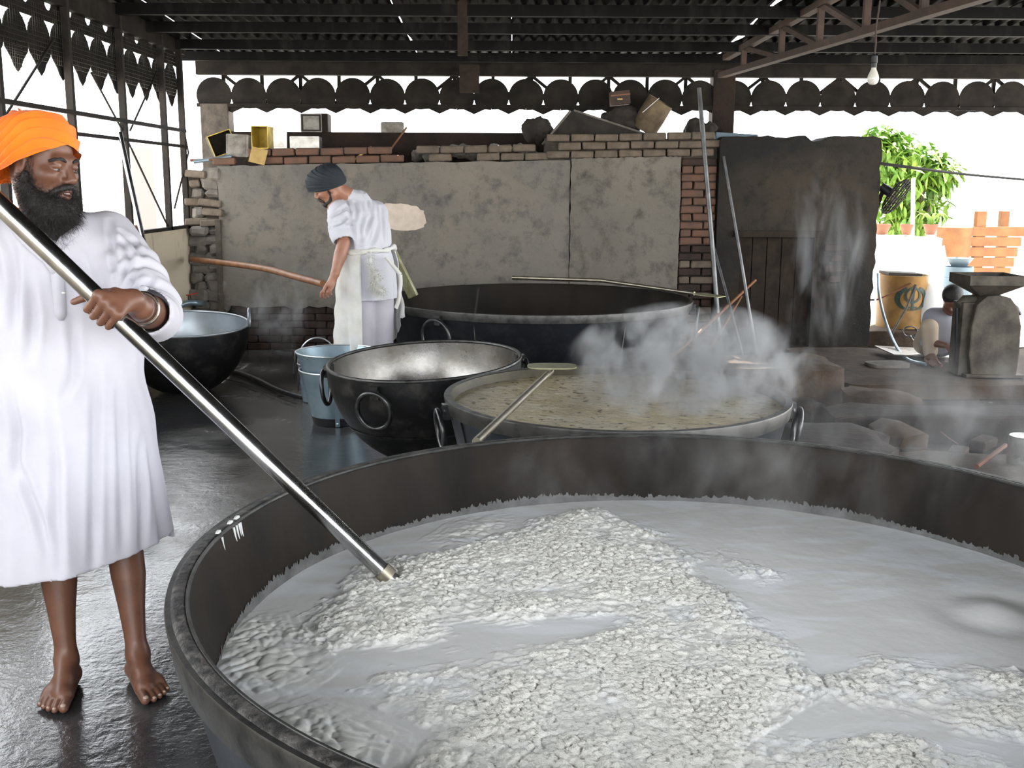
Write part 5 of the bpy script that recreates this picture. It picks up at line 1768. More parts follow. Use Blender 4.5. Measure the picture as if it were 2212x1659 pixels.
tipsR = foot(body, heelR, dR, 1)
tipsL = foot(body, heelL, dL, -1)
me = body.mesh('body')
v = verts(me)
lip = np.zeros(len(v))
for c in (P1(.106, 0, -.070),):
    d = v - c
    lip = np.maximum(lip, np.clip(1.6 - 1.6 * np.sqrt((d @ F_ / .022) ** 2 + (d @ L_ / .024) ** 2 + (d @ U_ / .0165) ** 2), 0, 1))
fattr(me, 'lip', lip)
obj('body', me, M['skin'], man1)
for tips in (tipsR, tipsL):
    for p, r_ in tips:
        MB().lathe([(r_ * .62 * math.sin(PI * k / 8), r_ * .35 * -math.cos(PI * k / 8)) for k in range(9)], 10, p).build('toenail', M['nail'], man1, smooth=True)
head_parts(man1, H1, A1, 1.0, (.85, .25, -.55), P1)
m = MB()
for k in range(6):
    l = -.0135 + .0054 * k
    m.box(P1(.100 - 30 * l * l, l, -.0665), (.004, .0048, .0075), Matrix.Rotation(math.radians(-20), 3, 'Z'))
m.build('teeth', M['tooth'], man1)
# eyebrows
for l in (-1, 1):
    pts = [P1(.0985, .014 * l, .021), P1(.097, .028 * l, .027), P1(.088, .044 * l, .025), P1(.074, .056 * l, .017)]
    MB().tube(curve(pts, 4), [.0035 + .0022 * math.sin(PI * k / 12) for k in range(13)], 8).build('eyebrow', M['hair'], man1, smooth=True)
# beard and moustache: a soft mass with loose hairs over it
bd_ = SDF(H1 - .24, H1 + .24, .0045)
ax = [F_, L_, U_]
bd_.ell(P1(.058, 0, -.116), (.064, .066, .060), ax, .02)
bd_.cone(P1(.06, 0, -.14), P1(.072, .004, -.190), .060, .034, .03)
for l in (-1, 1):
    bd_.chain([P1(.012, .073 * l, -.03), P1(.012, .068 * l, -.065), P1(.042, .046 * l, -.105)], [.010, .022, .034], .02)
bd_.ell(P1(.110, 0, -.062), (.035, .030, .026), ax, .01, True)
bd_.ell(P1(.085, 0, -.02), (.05, .06, .035), ax, .01, True)
bme = bd_.mesh('beard')
bo = obj('beard', bme, M['hair'], man1)
rt, nm = sample_surface(bme, 9000, 3)
Vh, Fh = hair_strands(rt - nm * .002, nm * .8 + np.array([0, 0, -.55]) + F_ * .1, .038, .0004, 4, .4, .6)
o = obj('whiskers', np_mesh('whiskers', Vh, Fh), M['hair'], bo)
o['kind'] = 'stuff'
rt, nm = sample_surface(bme, 900, 5, lambda v, n: (v - H1) @ F_ < .03)
Vh, Fh = hair_strands(rt, nm * .9 + np.array([0, 0, -.5]), .034, .00045, 6, .5, .5)
o = obj('whiskers', np_mesh('whiskers', Vh, Fh), M['hair_wisp'], bo)
o['kind'] = 'stuff'
ms = SDF(H1 - .2, H1 + .2, .004)
for l in (-1, 1):
    ms.chain([P1(.108, .004 * l, -.0485), P1(.103, .020 * l, -.0535), P1(.090, .036 * l, -.064), P1(.078, .045 * l, -.078)], [.0085, .0095, .0085, .007], .008)
mme = ms.mesh('moustache')
mo_ = obj('moustache', mme, M['hair'], man1)
rt, nm = sample_surface(mme, 700, 8)
Vh, Fh = hair_strands(rt - nm * .002, nm * .5 + np.array([0, 0, -.4]), .014, .0004, 9, .4, .4)
o = obj('whiskers', np_mesh('whiskers', Vh, Fh), M['hair'], mo_)
o['kind'] = 'stuff'
# hair at the temple and nape
rt, nm = sample_surface(me, 500, 12, lambda v, n: (np.abs((v - H1) @ U_ + .0) < .045) & ((v - H1) @ F_ > -.02) & ((v - H1) @ F_ < .035) & (np.abs((v - H1) @ L_) > .058) & (np.abs((v - H1) @ L_) < .075))
Vh, Fh = hair_strands(rt, nm * .3 + np.array([0, 0, -.8]), .016, .0004, 13, .3, .3)
o = obj('sideburns', np_mesh('sideburns', Vh, Fh), M['hair'], man1)
o['kind'] = 'stuff'
tu = turban(man1, H1, A1, 'orange', (.110, .175, .116, .116), math.radians(18), (-.014, .030), 8.0, .011, knot=(-.075, .02, .030, .035), edge=(-.02, .48))
tu['label'] = 'orange wrapped turban'
# kurta
def kc(z):
    t = np.clip((z - .42) / 1.06, 0, 1)
    return -1.385 + .0 * t, 3.272 - .055 * np.clip((t - .4) / .6, 0, 1)
ZT = [.30, .42, .55, .70, .85, 1.00, 1.15, 1.30, 1.40, 1.44, 1.475, 1.51, 1.54]
WT = [.285, .276, .262, .248, .236, .226, .222, .218, .205, .180, .130, .075, .060]
DT = [.215, .205, .190, .175, .163, .153, .148, .142, .120, .104, .085, .070, .060]
def kurta_sdf(X, Y, Z, off=0.0):
    cx, cy = kc(Z)
    u = (X - cx) * l1[0] + (Y - cy) * l1[1]
    w_ = (X - cx) * f1[0] + (Y - cy) * f1[1]
    W_ = np.interp(Z, ZT, WT) + off
    D_ = np.interp(Z, ZT, DT) + off
    phi = np.arctan2(w_ / D_, u / W_)
    A_ = np.interp(Z, [.4, .8, 1.2, 1.45], [.085, .045, .022, .004])
    fold = (np.sin(4 * phi + 1.0 + .6 * Z) + .7 * np.sin(7 * phi - 1.2 * Z + 2.2) + .6 * np.sin(11 * phi + 1.5 * Z) + .45 * np.sin(17 * phi + 3 * np.sin(3 * Z))) * .42
    drape = .010 * np.sin(26 * (Z + .45 * u) + 2 * np.sin(6 * u)) * np.interp(Z, [.6, .95, 1.25, 1.45], [0, .35, .6, .0])
    rho = np.sqrt((u / W_) ** 2 + (w_ / D_) ** 2)
    d = (rho - 1 - A_ * fold) * np.minimum(W_, D_) - drape
    hem = .408 + .13 * u + .012 * np.sin(6 * u + 1) - .03 * (w_ < 0)
    return np.maximum(d, np.maximum(hem - Z, Z - 1.50)), hem, d
ks = SDF((-1.98, 2.90, .30), (-0.92, 3.60, 1.56), .0062)
ks.field(lambda X, Y, Z: kurta_sdf(X, Y, Z)[0], .004)
ks.field(lambda X, Y, Z: np.maximum(kurta_sdf(X, Y, Z, -.014)[2], Z - kurta_sdf(X, Y, Z)[1] - .22), .004, sub=True)
CU = EL * .72 + WL * .28
ks.chain([SHL - l1 * .02, SHL * .5 + EL * .5 + V3(.005, 0, .006), EL + V3(.006, 0, -.002), CU], [.088, .084, .082, .074], .045)
ks.cone(CU * 1.5 - EL * .5, CU * .55 + EL * .45, .060, .058, .006, sub=True)
CR = ER * .72 + WR * .28
ks.chain([SHR + l1 * .02, SHR * .5 + ER * .5, ER, CR], [.088, .08, .078, .07], .045)
ks.cone(CR * 1.5 - ER * .5, CR * .6 + ER * .4, .056, .054, .006, sub=True)
# open neck
ks.cone(neck + V3(0, 0, .12), neck + V3(0, 0, -.02), .075, .062, .012, sub=True)
ks.cone(neck + f1 * .14 + V3(0, 0, .04), neck + f1 * .155 + V3(0, 0, -.13), .045, .012, .008, sub=True)
kme = ks.mesh('kurta')
v, nn = verts(kme), normals(kme)
# sleeve wrinkles
def seg_t(v, a, b):
    t = ((v - a) @ (b - a)) / ((b - a) @ (b - a))
    d = np.linalg.norm(v - (a + np.clip(t, 0, 1)[:, None] * (b - a)), axis=1)
    return t, d
for a, b in ((SHL, CU), (SHR, CR)):
    t, d = seg_t(v, a, b)
    w = np.clip((t - .15) / .2, 0, 1) * np.clip((1.05 - t) / .1, 0, 1) * (d < .11)
    g_ = v @ f1 * 30 + v[:, 2] * 12
    v = v + nn * (w * (.007 * np.sin(17 * t + 2.2 * np.sin(g_) + .5) * (.5 + .5 * np.sin(g_ * .7 + 1)) + .0035 * np.sin(41 * t + 3 * np.sin(g_ * .8 + 2))))[:, None]
set_verts(kme, v)
groove(kme, [[(156, 690), (160, 760), (158, 815), (139, 862)], [(35, 985), (60, 1060), (85, 1125), (110, 1205)], [(206, 800), (204, 950), (203, 1080), (202, 1230)],
             [(304, 950), (305, 1080), (306, 1195)], [(105, 870), (120, 980), (122, 1120), (130, 1245)], [(255, 840), (262, 1000), (266, 1190)], [(0, 487), (24, 538), (34, 622), (30, 720)],
             [(60, 600), (72, 680), (66, 780)], [(20, 830), (40, 930), (30, 1050)], [(165, 560), (185, 610), (192, 660)]], .013, .013)
groove(kme, [[(236, 476), (243, 530), (246, 571), (253, 625)], [(265, 520), (280, 555), (272, 600)], [(300, 580), (285, 610), (262, 632)], [(330, 600), (312, 622), (290, 640)], [(262, 500), (285, 520), (310, 555)]], .009, .010)
v = verts(kme)
ko = obj('kurta', kme, M['white_cloth'], man1)
ko['label'] = 'long white cotton kurta'
dg = bpy.context.evaluated_depsgraph_get()
kb = BVHTree.FromPolygons([tuple(p) for p in v], [tuple(p.vertices) for p in kme.polygons])
def on_kurta(px, py, lift=.004):
    r_ = _ray(px, py).normalized()
    hit = kb.ray_cast(Vector((0, 0, CAM_H)), r_)
    return (hit[0] + hit[1] * lift) if hit[0] is not None else PY(px, py, 3.1)
def cloth_strip(pts, w0, mat, name, lift=.004, thick=.003):
    c = [on_kurta(x, y, lift) for x, y in pts]
    m = MB()
    vs, fs = [], []
    for i, p in enumerate(c):
        t = (c[min(i + 1, len(c) - 1)] - c[max(i - 1, 0)]).normalized()
        s_ = t.cross(Vector(tuple(f1))).normalized()
        w_ = w0 if not isinstance(w0, (list, tuple)) else w0[i]
        vs += [p - s_ * w_, p + s_ * w_]
    fs = [(2 * i, 2 * i + 1, 2 * i + 3, 2 * i + 2) for i in range(len(c) - 1)]
    m.add(vs, fs)
    o = m.build(name, M[mat], man1, recalc=False, smooth=True)
    md = o.modifiers.new('thick', 'SOLIDIFY')
    md.thickness = thick
    md.offset = 0
    return o
cloth_strip([(118 + 1.2 * k, 548 + 12 * k) for k in range(13)], [.017] * 11 + [.016, .006], 'white_cloth', 'placket', .005)
cloth_strip([(28, 478), (34, 495), (45, 512), (62, 528), (82, 545), (104, 565), (120, 590)], .013, 'white_cloth', 'collar', .006)
cloth_strip([(128, 535), (136, 520), (150, 510), (166, 500), (180, 490)], .013, 'white_cloth', 'collar', .006)
for (x, y) in ((136, 632), (131, 590)):
    MB().lathe([(.001, .003), (.005, .002), (.006, -.002)], 10, on_kurta(x, y, .007)).build('button', M['tooth'], man1)
ud = SDF(neck - .2, neck + .2, .008)
ud.ell(neck + V3(0, 0, -.10) + f1 * .045, (.11, .062, .11), [l1, f1, V3(0, 0, 1)], .02)
obj('undershirt', ud.mesh('undershirt'), M['under'], man1)
# bangle
ad = unit(WL - EL)
s1 = unit(np.cross(ad, V3(0, 0, 1)))
s2 = np.cross(ad, s1)
bc = WL - ad * .035
MB().tube([bc + (s1 * math.cos(q) + s2 * math.sin(q)) * .043 for q in np.linspace(0, 2 * PI, 37)[:-1]], .0048, 8, closed=True).build('bangle', M['brass_kara'], man1, smooth=True, recalc=False)

# ---- the stirring pole
tip = np.array(PZ(852, 1258, MILK_Z))
pd = unit(tip - HcL)
top_ = HcL - pd * .95
pole = thing('stirring_pole', 'long polished steel pole dipping into the rice, held by the orange-turbaned man', 'pole')
MB().tube([top_, HcL, tip * .6 + HcL * .4, tip + pd * .10], [.0265, .026, .024, .0225], 20).build('shaft', M['steel'], pole, smooth=True)
MB().tube([tip - pd * .05, tip - pd * .02], .027, 16).build('collar', M['steel_worn'], pole, smooth=True)
pc = tip + pd * .20
MB().prism([(-.10, 0), (.10, 0), (.085, .18), (-.085, .18)], lambda p: Vector(tip + pd * (.06 + p[1] * .55)) + Vector((-pd[1], pd[0], 0)).normalized() * p[0] + Vector((0, .003, 0)), lambda p: Vector(tip + pd * (.06 + p[1] * .55)) + Vector((-pd[1], pd[0], 0)).normalized() * p[0] - Vector((0, .003, 0))).build('blade', M['steel_worn'], pole)

# ------------------------------------------------------------------ the man by the buckets
man2 = thing('person', 'man in dark navy turban, white shirt and ragged apron with his back turned', 'person')
yaw2 = math.radians(128)
f2, l2 = V3(math.cos(yaw2), math.sin(yaw2), 0), V3(-math.sin(yaw2), math.cos(yaw2), 0)
H2 = V3(-1.245, 7.25, 1.575)
A2 = head_axes(math.radians(186), math.radians(30), math.radians(-14))
s = SDF((-1.62, 6.85, -.02), (-.60, 7.85, 1.75), .0065)
P2 = sculpt_head(s, H2, A2, .97)
pel2 = V3(-.985, 7.31, .95)
neck2 = V3(-1.055, 7.34, 1.465)
s.cone(P2(-.03, 0, -.04), neck2, .055, .065, .03)
SL2, SR2 = neck2 + l2 * .175 + V3(0, 0, -.065), neck2 - l2 * .17 + V3(0, 0, -.075)
s.cone(SL2, SR2, .05, .05, .05)
s.ell(neck2 * .5 + pel2 * .5, (.15, .10, .27), [l2, f2, V3(0, 0, 1)], .03)
s.ell(pel2, (.15, .12, .13), [l2, f2, V3(0, 0, 1)], .04)
EL2 = np.array(PY(742, 528, 7.13))
WL2 = np.array(PY(722, 598, 7.06))
s.chain([SL2, EL2, EL2 * .6 + WL2 * .4, WL2], [.052, .044, .045, .029], .02)
kn2 = np.array(PY(712, 622, 7.05))
s.cone(WL2, kn2, .027, .03, .015)
fd = unit(kn2 - WL2)
for k, (o_, ln) in enumerate(((-.034, .95), (-.011, 1.05), (.012, 1.0), (.033, .85))):
    sd_ = unit(V3(.82, -.50, .22))
    a0 = kn2 + sd_ * o_ + fd * .02
    p1 = a0 + fd * .036 * ln + V3(-.010, -.012, 0) + sd_ * o_ * .25
    p2_ = p1 + unit(fd + V3(.25, .55, -.1)) * .030 * ln
    p3 = p2_ + unit(fd * .5 + V3(.5, 1.0, 0)) * .022 * ln
    s.chain([kn2 + sd_ * o_ * .8, a0, p1, p2_, p3], [.012, .0108, .0098, .009, .008], .004)
s.chain([WL2 * .6 + kn2 * .4, kn2 + V3(-.024, -.015, .0), kn2 + fd * .035 + V3(-.028, -.02, 0), kn2 + fd * .055 + V3(-.02, -.022, 0)], [.016, .012, .0105, .009], .005)
ER2 = SR2 + f2 * .10 + V3(0, 0, -.27)
WR2 = ER2 + f2 * .22 + l2 * .10 + V3(0, 0, -.05)
s.chain([SR2, ER2, WR2], [.052, .043, .03], .02)
for o_, ln in ((-.028, .9), (-.009, 1.0), (.010, .97), (.027, .8)):
    q0 = WR2 + f2 * .075 + l2 * o_
    s.chain([WR2, q0, q0 + f2 * .03 * ln + V3(0, 0, -.02), q0 + f2 * .035 * ln + V3(0, 0, -.045)], [.022, .0115, .0098, .008], .006)
s.chain([WR2, WR2 + f2 * .04 + l2 * .04, WR2 + f2 * .075 + l2 * .05 + V3(0, 0, -.015)], [.018, .012, .009], .006)
for sg_ in (-1, 1):
    hp_ = pel2 + l2 * .085 * sg_
    kn = hp_ + V3(0, 0, -.45) + f2 * .01
    an = kn + V3(0, 0, -.415) - f2 * .02
    s.chain([hp_, kn, kn * .66 + an * .34, an], [.085, .058, .056, .036], .03)
    h0 = an - f2 * .06
    foot(s, (h0[0], h0[1], 0), (f2[0] + .2 * sg_ * l2[0], f2[1] + .2 * sg_ * l2[1]), -sg_)
me2 = s.mesh('body')
v = verts(me2)
d = v - P2(.106, 0, -.070)
fattr(me2, 'lip', np.clip(1.6 - 1.6 * np.sqrt((d @ A2[0] / .022) ** 2 + (d @ A2[1] / .024) ** 2 + (d @ A2[2] / .0165) ** 2), 0, 1))
obj('body', me2, M['skin2'], man2)
head_parts(man2, H2, A2, .97, (.9, .1, -.4), P2)
for l in (-1, 1):
    pts = [P2(.0985, .014 * l, .021), P2(.097, .028 * l, .027), P2(.088, .044 * l, .025), P2(.074, .056 * l, .017)]
    MB().tube(curve(pts, 3), .0045, 6).build('eyebrow', M['hair'], man2, smooth=True)
bs = SDF(H2 - .22, H2 + .22, .006)
ax2 = list(A2)
bs.ell(P2(.050, 0, -.102), (.056, .054, .036), ax2, .02)
for l in (-1, 1):
    bs.chain([P2(.012, .068 * l, -.02), P2(.012, .064 * l, -.06), P2(.042, .042 * l, -.096)], [.008, .014, .024], .02)
    bs.chain([P2(.108, .004 * l, -.0485), P2(.101, .02 * l, -.055), P2(.085, .038 * l, -.072)], [.009, .010, .009], .008)
bs.ell(P2(.085, 0, -.015), (.05, .05, .03), ax2, .01, True)
b2 = bs.mesh('beard')
bo = obj('beard', b2, M['hair'], man2)
rt, nm = sample_surface(b2, 900, 23)
Vh, Fh = hair_strands(rt - nm * .002, nm * .6 + np.array([0, 0, -.3]), .014, .0006, 24, .4, .4)
o = obj('whiskers', np_mesh('whiskers', Vh, Fh), M['hair'], bo)
o['kind'] = 'stuff'
tu2 = turban(man2, H2, A2, 'navy', (.150, .125, .112, .118), math.radians(6), (-.012, .028), 8.0, .004, exps=(.8, .85), point=.35)
tu2['label'] = 'dark navy turban peaked at the front'
# shirt
ZT2 = [.70, .78, .95, 1.08, 1.135, 1.18, 1.30, 1.40, 1.445, 1.48, 1.52]
WT2 = [.215, .212, .205, .192, .180, .192, .20, .195, .165, .10, .055]
DT2 = [.165, .160, .150, .140, .125, .135, .135, .120, .10, .08, .055]
def shirt_sdf(X, Y, Z, off=0.0, zt=ZT2, wt=WT2, dt=DT2, amp=1.0):
    t = np.clip((Z - .95) / .525, 0, 1)
    cx = pel2[0] + (neck2[0] - pel2[0]) * t
    cy = pel2[1] + (neck2[1] - pel2[1]) * t
    u = (X - cx) * l2[0] + (Y - cy) * l2[1]
    w_ = (X - cx) * f2[0] + (Y - cy) * f2[1]
    w_ = w_ + .035 * np.sin(PI * t)          # rounded back
    W_ = np.interp(Z, zt, wt) + off
    D_ = np.interp(Z, zt, dt) + off
    phi = np.arctan2(w_ / D_, u / W_)
    A_ = np.interp(Z, [.75, 1.05, 1.14, 1.25, 1.45], [.07, .035, .045, .085, .008]) * amp
    fold = (np.sin(5 * phi + 5 * Z) + .8 * np.sin(9 * phi - 7 * Z + 1) + .6 * np.sin(14 * phi + 9 * Z)) * .42
    d = (np.sqrt((u / W_) ** 2 + (w_ / D_) ** 2) - 1 - A_ * fold) * np.minimum(W_, D_)
    return d, u, w_
ss = SDF((-1.45, 6.95, .70), (-.60, 7.75, 1.58), .0068)
ss.field(lambda X, Y, Z: np.maximum(shirt_sdf(X, Y, Z)[0], np.maximum(.785 - Z, Z - 1.515)), .004)
ss.field(lambda X, Y, Z: np.maximum(shirt_sdf(X, Y, Z, -.014)[0], Z - .98), .004, sub=True)
SC2 = SL2 * .22 + EL2 * .78
ss.chain([SL2 - l2 * .03, SL2 * .5 + EL2 * .5, SC2], [.085, .080, .082], .04)
ss.cone(SC2 * 1.6 - SL2 * .6, SC2 * .85 + SL2 * .15, .066, .064, .006, sub=True)
SCR = SR2 * .2 + ER2 * .8
ss.chain([SR2 + l2 * .03, SCR], [.085, .08], .04)
ss.chain([neck2 + V3(.0, 0, .0), neck2 * .62 + P2(-.03, 0, -.06) * .38], [.085, .066], .02)
ss.cone(neck2 * .3 + P2(-.03, 0, -.04) * .7, P2(0, 0, 0.0), .066, .07, .01, sub=True)
sme = ss.mesh('shirt')
v, nn = verts(sme), normals(sme)
t, d = seg_t(v, SL2, SC2)
w = np.clip(t / .3, 0, 1) * (d < .1) * (t < .95)
g_ = v @ f2 * 28 + v[:, 2] * 10
v = v + nn * (w * (.006 * np.sin(14 * t + 2.5 * np.sin(g_)) * (.5 + .5 * np.sin(g_ * .6)) + .003 * np.sin(38 * t + 3 * np.sin(g_ * .9))))[:, None]
set_verts(sme, v)
groove(sme, [[(741, 418), (753, 443), (757, 463), (760, 490), (762, 520)], [(781, 408), (795, 433), (797, 465)], [(803, 436), (803, 470), (790, 506), (780, 530)], [(766, 440), (771, 458), (767, 480)],
             [(782, 470), (780, 500), (778, 540)], [(818, 488), (811, 519), (796, 541)], [(826, 450), (829, 490), (832, 530)], [(725, 490), (742, 478), (754, 466)], [(718, 470), (735, 456), (748, 448)]], .013, .015)
obj('shirt', sme, M['white_shirt'], man2)
# trousers
tsd = SDF((-1.45, 6.9, .04), (-.55, 7.75, 1.12), .009)
for sg_ in (-1, 1):
    hp_ = pel2 + l2 * .083 * sg_
    kn = hp_ + V3(0, 0, -.45)
    an = kn + V3(0, 0, -.40) - f2 * .015
    tsd.chain([hp_ + V3(0, 0, .05), kn, an], [.112, .098, .085], .02)
tsd.ell(pel2, (.17, .14, .12), [l2, f2, V3(0, 0, 1)], .04)
obj('trousers', tsd.mesh('trousers'), M['trouser'], man2)
# ragged apron wrapped round from the front, open at the back
def shell(name, a0, a1, z_top, z_bot, off, mat, seed, ragged=.02, flare=.03, nA=70, nZ=40, amp=.012):
    r_ = np.random.default_rng(seed)
    Vv = []
    for i in range(nA + 1):
        a = a0 + (a1 - a0) * i / nA
        zb = z_bot(i / nA) + r_.uniform(-ragged, ragged)
        for j in range(nZ + 1):
            z = z_top + (zb - z_top) * j / nZ
            W_ = np.interp(z, [.4, .8, 1.0, 1.14], [.225, .218, .212, .19]) + off + flare * (j / nZ) ** 1.5
            D_ = np.interp(z, [.4, .8, 1.0, 1.14], [.185, .172, .158, .132]) + off + flare * (j / nZ) ** 1.5
            fo = 1 + amp / .2 * (j / nZ) * (math.sin(9 * a) + .7 * math.sin(17 * a + 4 * z)) + .004 / .2 * math.sin(40 * z + 5 * a)
            u, w_ = -W_ * math.sin(-a) * fo, D_ * math.cos(a) * fo
            p = pel2 + l2 * u + f2 * w_
            Vv.append((p[0], p[1], z))
    q = np.arange((nA + 1) * (nZ + 1)).reshape(nA + 1, nZ + 1)
    F = np.stack([q[:-1, :-1], q[1:, :-1], q[1:, 1:], q[:-1, 1:]], -1).reshape(-1, 4)
    o = obj(name, np_mesh(name, np.array(Vv), F), M[mat], man2)
    md = o.modifiers.new('thick', 'SOLIDIFY')
    md.thickness = .005
    return o
shell('apron', math.radians(-105), math.radians(142), 1.145, lambda t: .30 + .36 * max(0, (.28 - t)) / .28, .012, 'rag', 3)
# twisted waist cloth with frayed tufts
pts = []
for k in range(48):
    a = 2 * PI * k / 48
    p = pel2 + l2 * .20 * math.sin(a) + f2 * .147 * math.cos(a)
    pts.append((p[0], p[1], 1.135 + .008 * math.sin(5 * a) + .012 * math.sin(2 * a)))
MB().tube(pts, [.017 + .005 * math.sin(k * 1.7) for k in range(48)], 10, closed=True).build('waist_tie', M['rag'], man2, smooth=True, recalc=False)
tf = SDF((-1.2, 6.9, .75), (-.65, 7.35, 1.2), .007)
pk = [PY(800, 560, 7.10), PY(806, 590, 7.09), PY(815, 608, 7.08), PY(805, 625, 7.08), PY(828, 640, 7.08)]
tf.chain([tuple(p) for p in pk], [.014, .012, .018, .011, .02], .02)
tfm = tf.mesh('rag_knot')
tfo = obj('rag_knot', tfm, M['rag'], man2)
rt, nm = sample_surface(tfm, 1100, 33)
Vh, Fh = hair_strands(rt, nm + np.array([0, 0, -.3]), .055, .0013, 34, .8, .7)
o = obj('fray', np_mesh('fray', Vh, Fh), M['rag'], tfo)
o['kind'] = 'stuff'
for (pa, pb_) in (((780, 560), (810, 585)), ((835, 560), (868, 600)), ((868, 600), (866, 640)), ((866, 640), (858, 675))):
    a, b = PY(*pa, 7.16), PY(*pb_, 7.16)
    MB().tube(curve([a, a.lerp(b, .5) + Vector((.005, 0, -.005)), b], 4), .014, 8).build('rag_end', M['rag'], man2, smooth=True)

# ------------------------------------------------------------------ the person crouching behind the grinder
man3 = thing('person', 'dark-haired person in grey shirt crouching behind the flour grinder', 'person')
hc3 = np.array(PY(2058, 648, 8.85))
c3 = np.array(PY(2036, 700, 8.95))
s = SDF(np.array([c3[0] - .5, 8.5, .08]), np.array([c3[0] + .55, 9.6, .95]), .012)
A3 = head_axes(math.radians(-125), math.radians(35))
P3_ = sculpt_head(s, hc3, A3, .92)
sh3 = c3 + V3(.02, .0, .06)
s.cone(hc3 + V3(0, .02, -.05), sh3, .05, .06, .03)
s.ell(c3 + V3(0, 0, -.08), (.14, .12, .2), None, .03)
hipz = V3(c3[0], 9.1, .26)
for sg_ in (-1, 1):
    kn = V3(c3[0] + .16 * sg_, 8.82, .44)
    an = V3(c3[0] + .12 * sg_, 8.86, .19)
    s.chain([hipz + V3(.08 * sg_, 0, 0), kn, an], [.075, .05, .035], .03)
    foot(s, (an[0], an[1] + .05, .125), (.1 * sg_, -1), -sg_, L=.22)
    el = sh3 + V3(.17 * sg_, -.08, -.2)
    wr = V3(c3[0] + .05 * sg_, 8.72, .3)
    s.chain([sh3 + V3(.13 * sg_, 0, .0), el, wr], [.045, .036, .026], .02)
    for q in range(4):
        s.chain([wr, wr + V3(.012 * (q - 1.5), -.07, -.01), wr + V3(.014 * (q - 1.5), -.10, -.035)], [.02, .010, .008], .006)
    s.chain([wr, wr + V3(-.03 * sg_, -.04, .01), wr + V3(-.035 * sg_, -.07, 0)], [.016, .011, .009], .006)
me3 = s.mesh('body')
fattr(me3, 'lip', np.zeros(len(me3.vertices)))
obj('body', me3, M['skin'], man3)
hs3 = SDF(hc3 - .16, hc3 + .2, .012)
hs3.ell(P3_(-.02, 0, .05), (.10, .085, .085), list(A3), .02)
obj('hair', hs3.mesh('hair'), M['hair'], man3)
s = SDF(np.array([c3[0] - .5, 8.5, .08]), np.array([c3[0] + .55, 9.6, .95]), .012)
s.ell(c3 + V3(0, 0, -.07), (.165, .145, .21), None, .03)
for sg_ in (-1, 1):
    el = sh3 + V3(.17 * sg_, -.08, -.2)
    s.chain([sh3 + V3(.11 * sg_, 0, .0), el], [.075, .06], .05)
obj('shirt', s.mesh('shirt'), M['grey_cloth'], man3)
s = SDF(np.array([c3[0] - .5, 8.5, .08]), np.array([c3[0] + .55, 9.6, .95]), .012)
for sg_ in (-1, 1):
    kn = V3(c3[0] + .16 * sg_, 8.82, .44)
    an = V3(c3[0] + .12 * sg_, 8.86, .23)
    s.chain([hipz + V3(.08 * sg_, 0, 0), kn, an], [.095, .072, .06], .03)
obj('trousers', s.mesh('trousers'), M['tan_cloth'], man3)
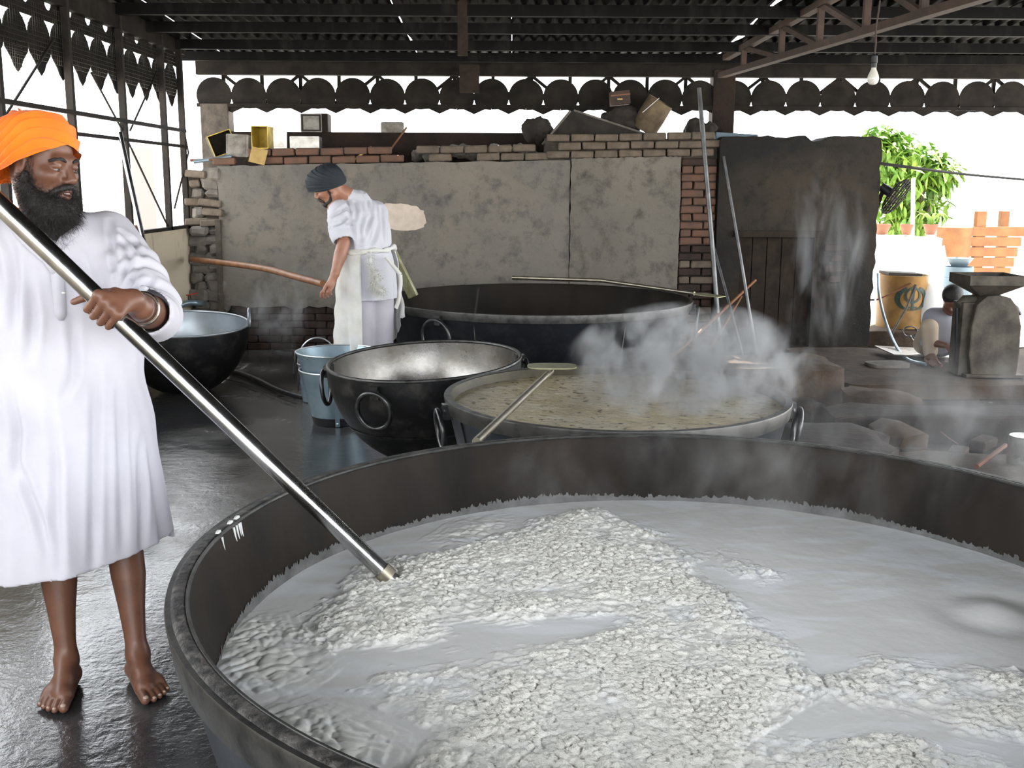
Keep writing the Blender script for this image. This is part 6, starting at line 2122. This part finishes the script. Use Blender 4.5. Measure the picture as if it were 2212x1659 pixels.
# ================================================================== STEAM
def steam(label, c, r, dens, scale, thr, seed, rot=0.0, soft=.12, stretch=(1, 1, .6), col=(.96, .96, .96)):
    bm = bmesh.new()
    bmesh.ops.create_cube(bm, size=2.0)
    me = bpy.data.meshes.new('steam')
    bm.to_mesh(me)
    bm.free()
    m = bpy.data.materials.new('steam')
    m.use_nodes = True
    nt = m.node_tree
    for n in list(nt.nodes):
        if n.type != 'OUTPUT_MATERIAL':
            nt.nodes.remove(n)
    out = [n for n in nt.nodes if n.type == 'OUTPUT_MATERIAL'][0]
    vs = nt.nodes.new('ShaderNodeVolumeScatter')
    vs.inputs['Color'].default_value = (*col, 1)
    vs.inputs['Anisotropy'].default_value = .25
    tc = nt.nodes.new('ShaderNodeTexCoord')
    ln = nt.nodes.new('ShaderNodeVectorMath'); ln.operation = 'LENGTH'
    nt.links.new(tc.outputs['Object'], ln.inputs[0])
    fo = nt.nodes.new('ShaderNodeMapRange')
    fo.inputs['From Min'].default_value = 1.0
    fo.inputs['From Max'].default_value = .25
    nt.links.new(ln.outputs['Value'], fo.inputs['Value'])
    geo = nt.nodes.new('ShaderNodeNewGeometry')
    mp = nt.nodes.new('ShaderNodeMapping')
    mp.inputs['Scale'].default_value = stretch
    mp.inputs['Location'].default_value = (seed * 3.1, seed * 1.7, 0)
    nt.links.new(geo.outputs['Position'], mp.inputs['Vector'])
    no = nt.nodes.new('ShaderNodeTexNoise')
    no.inputs['Scale'].default_value = scale
    no.inputs['Detail'].default_value = 3
    no.inputs['Roughness'].default_value = .55
    no.inputs['Distortion'].default_value = .4
    nt.links.new(mp.outputs[0], no.inputs['Vector'])
    mr = nt.nodes.new('ShaderNodeMapRange')
    mr.inputs['From Min'].default_value = thr
    mr.inputs['From Max'].default_value = thr + soft * 2
    nt.links.new(no.outputs['Fac'], mr.inputs['Value'])
    mu = nt.nodes.new('ShaderNodeMath'); mu.operation = 'MULTIPLY'
    nt.links.new(fo.outputs[0], mu.inputs[0])
    nt.links.new(mr.outputs[0], mu.inputs[1])
    mu2 = nt.nodes.new('ShaderNodeMath'); mu2.operation = 'MULTIPLY'
    mu2.inputs[1].default_value = dens
    nt.links.new(mu.outputs[0], mu2.inputs[0])
    nt.links.new(mu2.outputs[0], vs.inputs['Density'])
    nt.links.new(vs.outputs[0], out.inputs['Volume'])
    me.materials.append(m)
    o = obj('steam', me, None, None, c, (0, 0, rot))
    o.scale = r
    return tag(o, label, 'steam', kind='stuff')
steam('white steam billowing off the right half of the broth cauldron', (0.84, 4.95, .76), (.60, .58, .30), 30.0, 6.5, .49, 1, soft=.11, stretch=(1, 1, .8))
steam('thin steam drifting over the back of the front cauldron', (0.75, 3.15, .76), (1.1, .55, .30), 1.6, 5.5, .53, 2)
steam('haze of steam over the right side of the front cauldron and ledge', (1.75, 3.9, .66), (.7, .75, .40), 2.2, 5.0, .52, 3)
steam('wisp of steam rising in front of the sooty wall', (2.62, 9.0, 1.0), (.40, .35, .95), 5.0, 3.4, .53, 4, stretch=(1.5, 1.5, .45))
steam('pale steam drifting between the bamboo pole and the second man', (-1.75, 8.6, .58), (.6, .45, .40), 6.0, 4.2, .52, 5)

# ------------------------------------------------------------------ put each thing's empty at its base
bpy.context.view_layer.update()
for o in list(COL.objects):
    if o.type == 'EMPTY' and o.parent is None and o.location.length < 1e-6:
        kids = [c for c in o.children]
        pts = [c.matrix_world @ Vector(b) for c in kids for b in c.bound_box]
        if not pts:
            continue
        lo = [min(p[k] for p in pts) for k in range(3)]
        hi = [max(p[k] for p in pts) for k in range(3)]
        base = Vector(((lo[0] + hi[0]) / 2, (lo[1] + hi[1]) / 2, lo[2]))
        o.location = base
        for c in kids:
            c.location -= base
man2.location += Vector((-0.036, 0.25, 0.0))
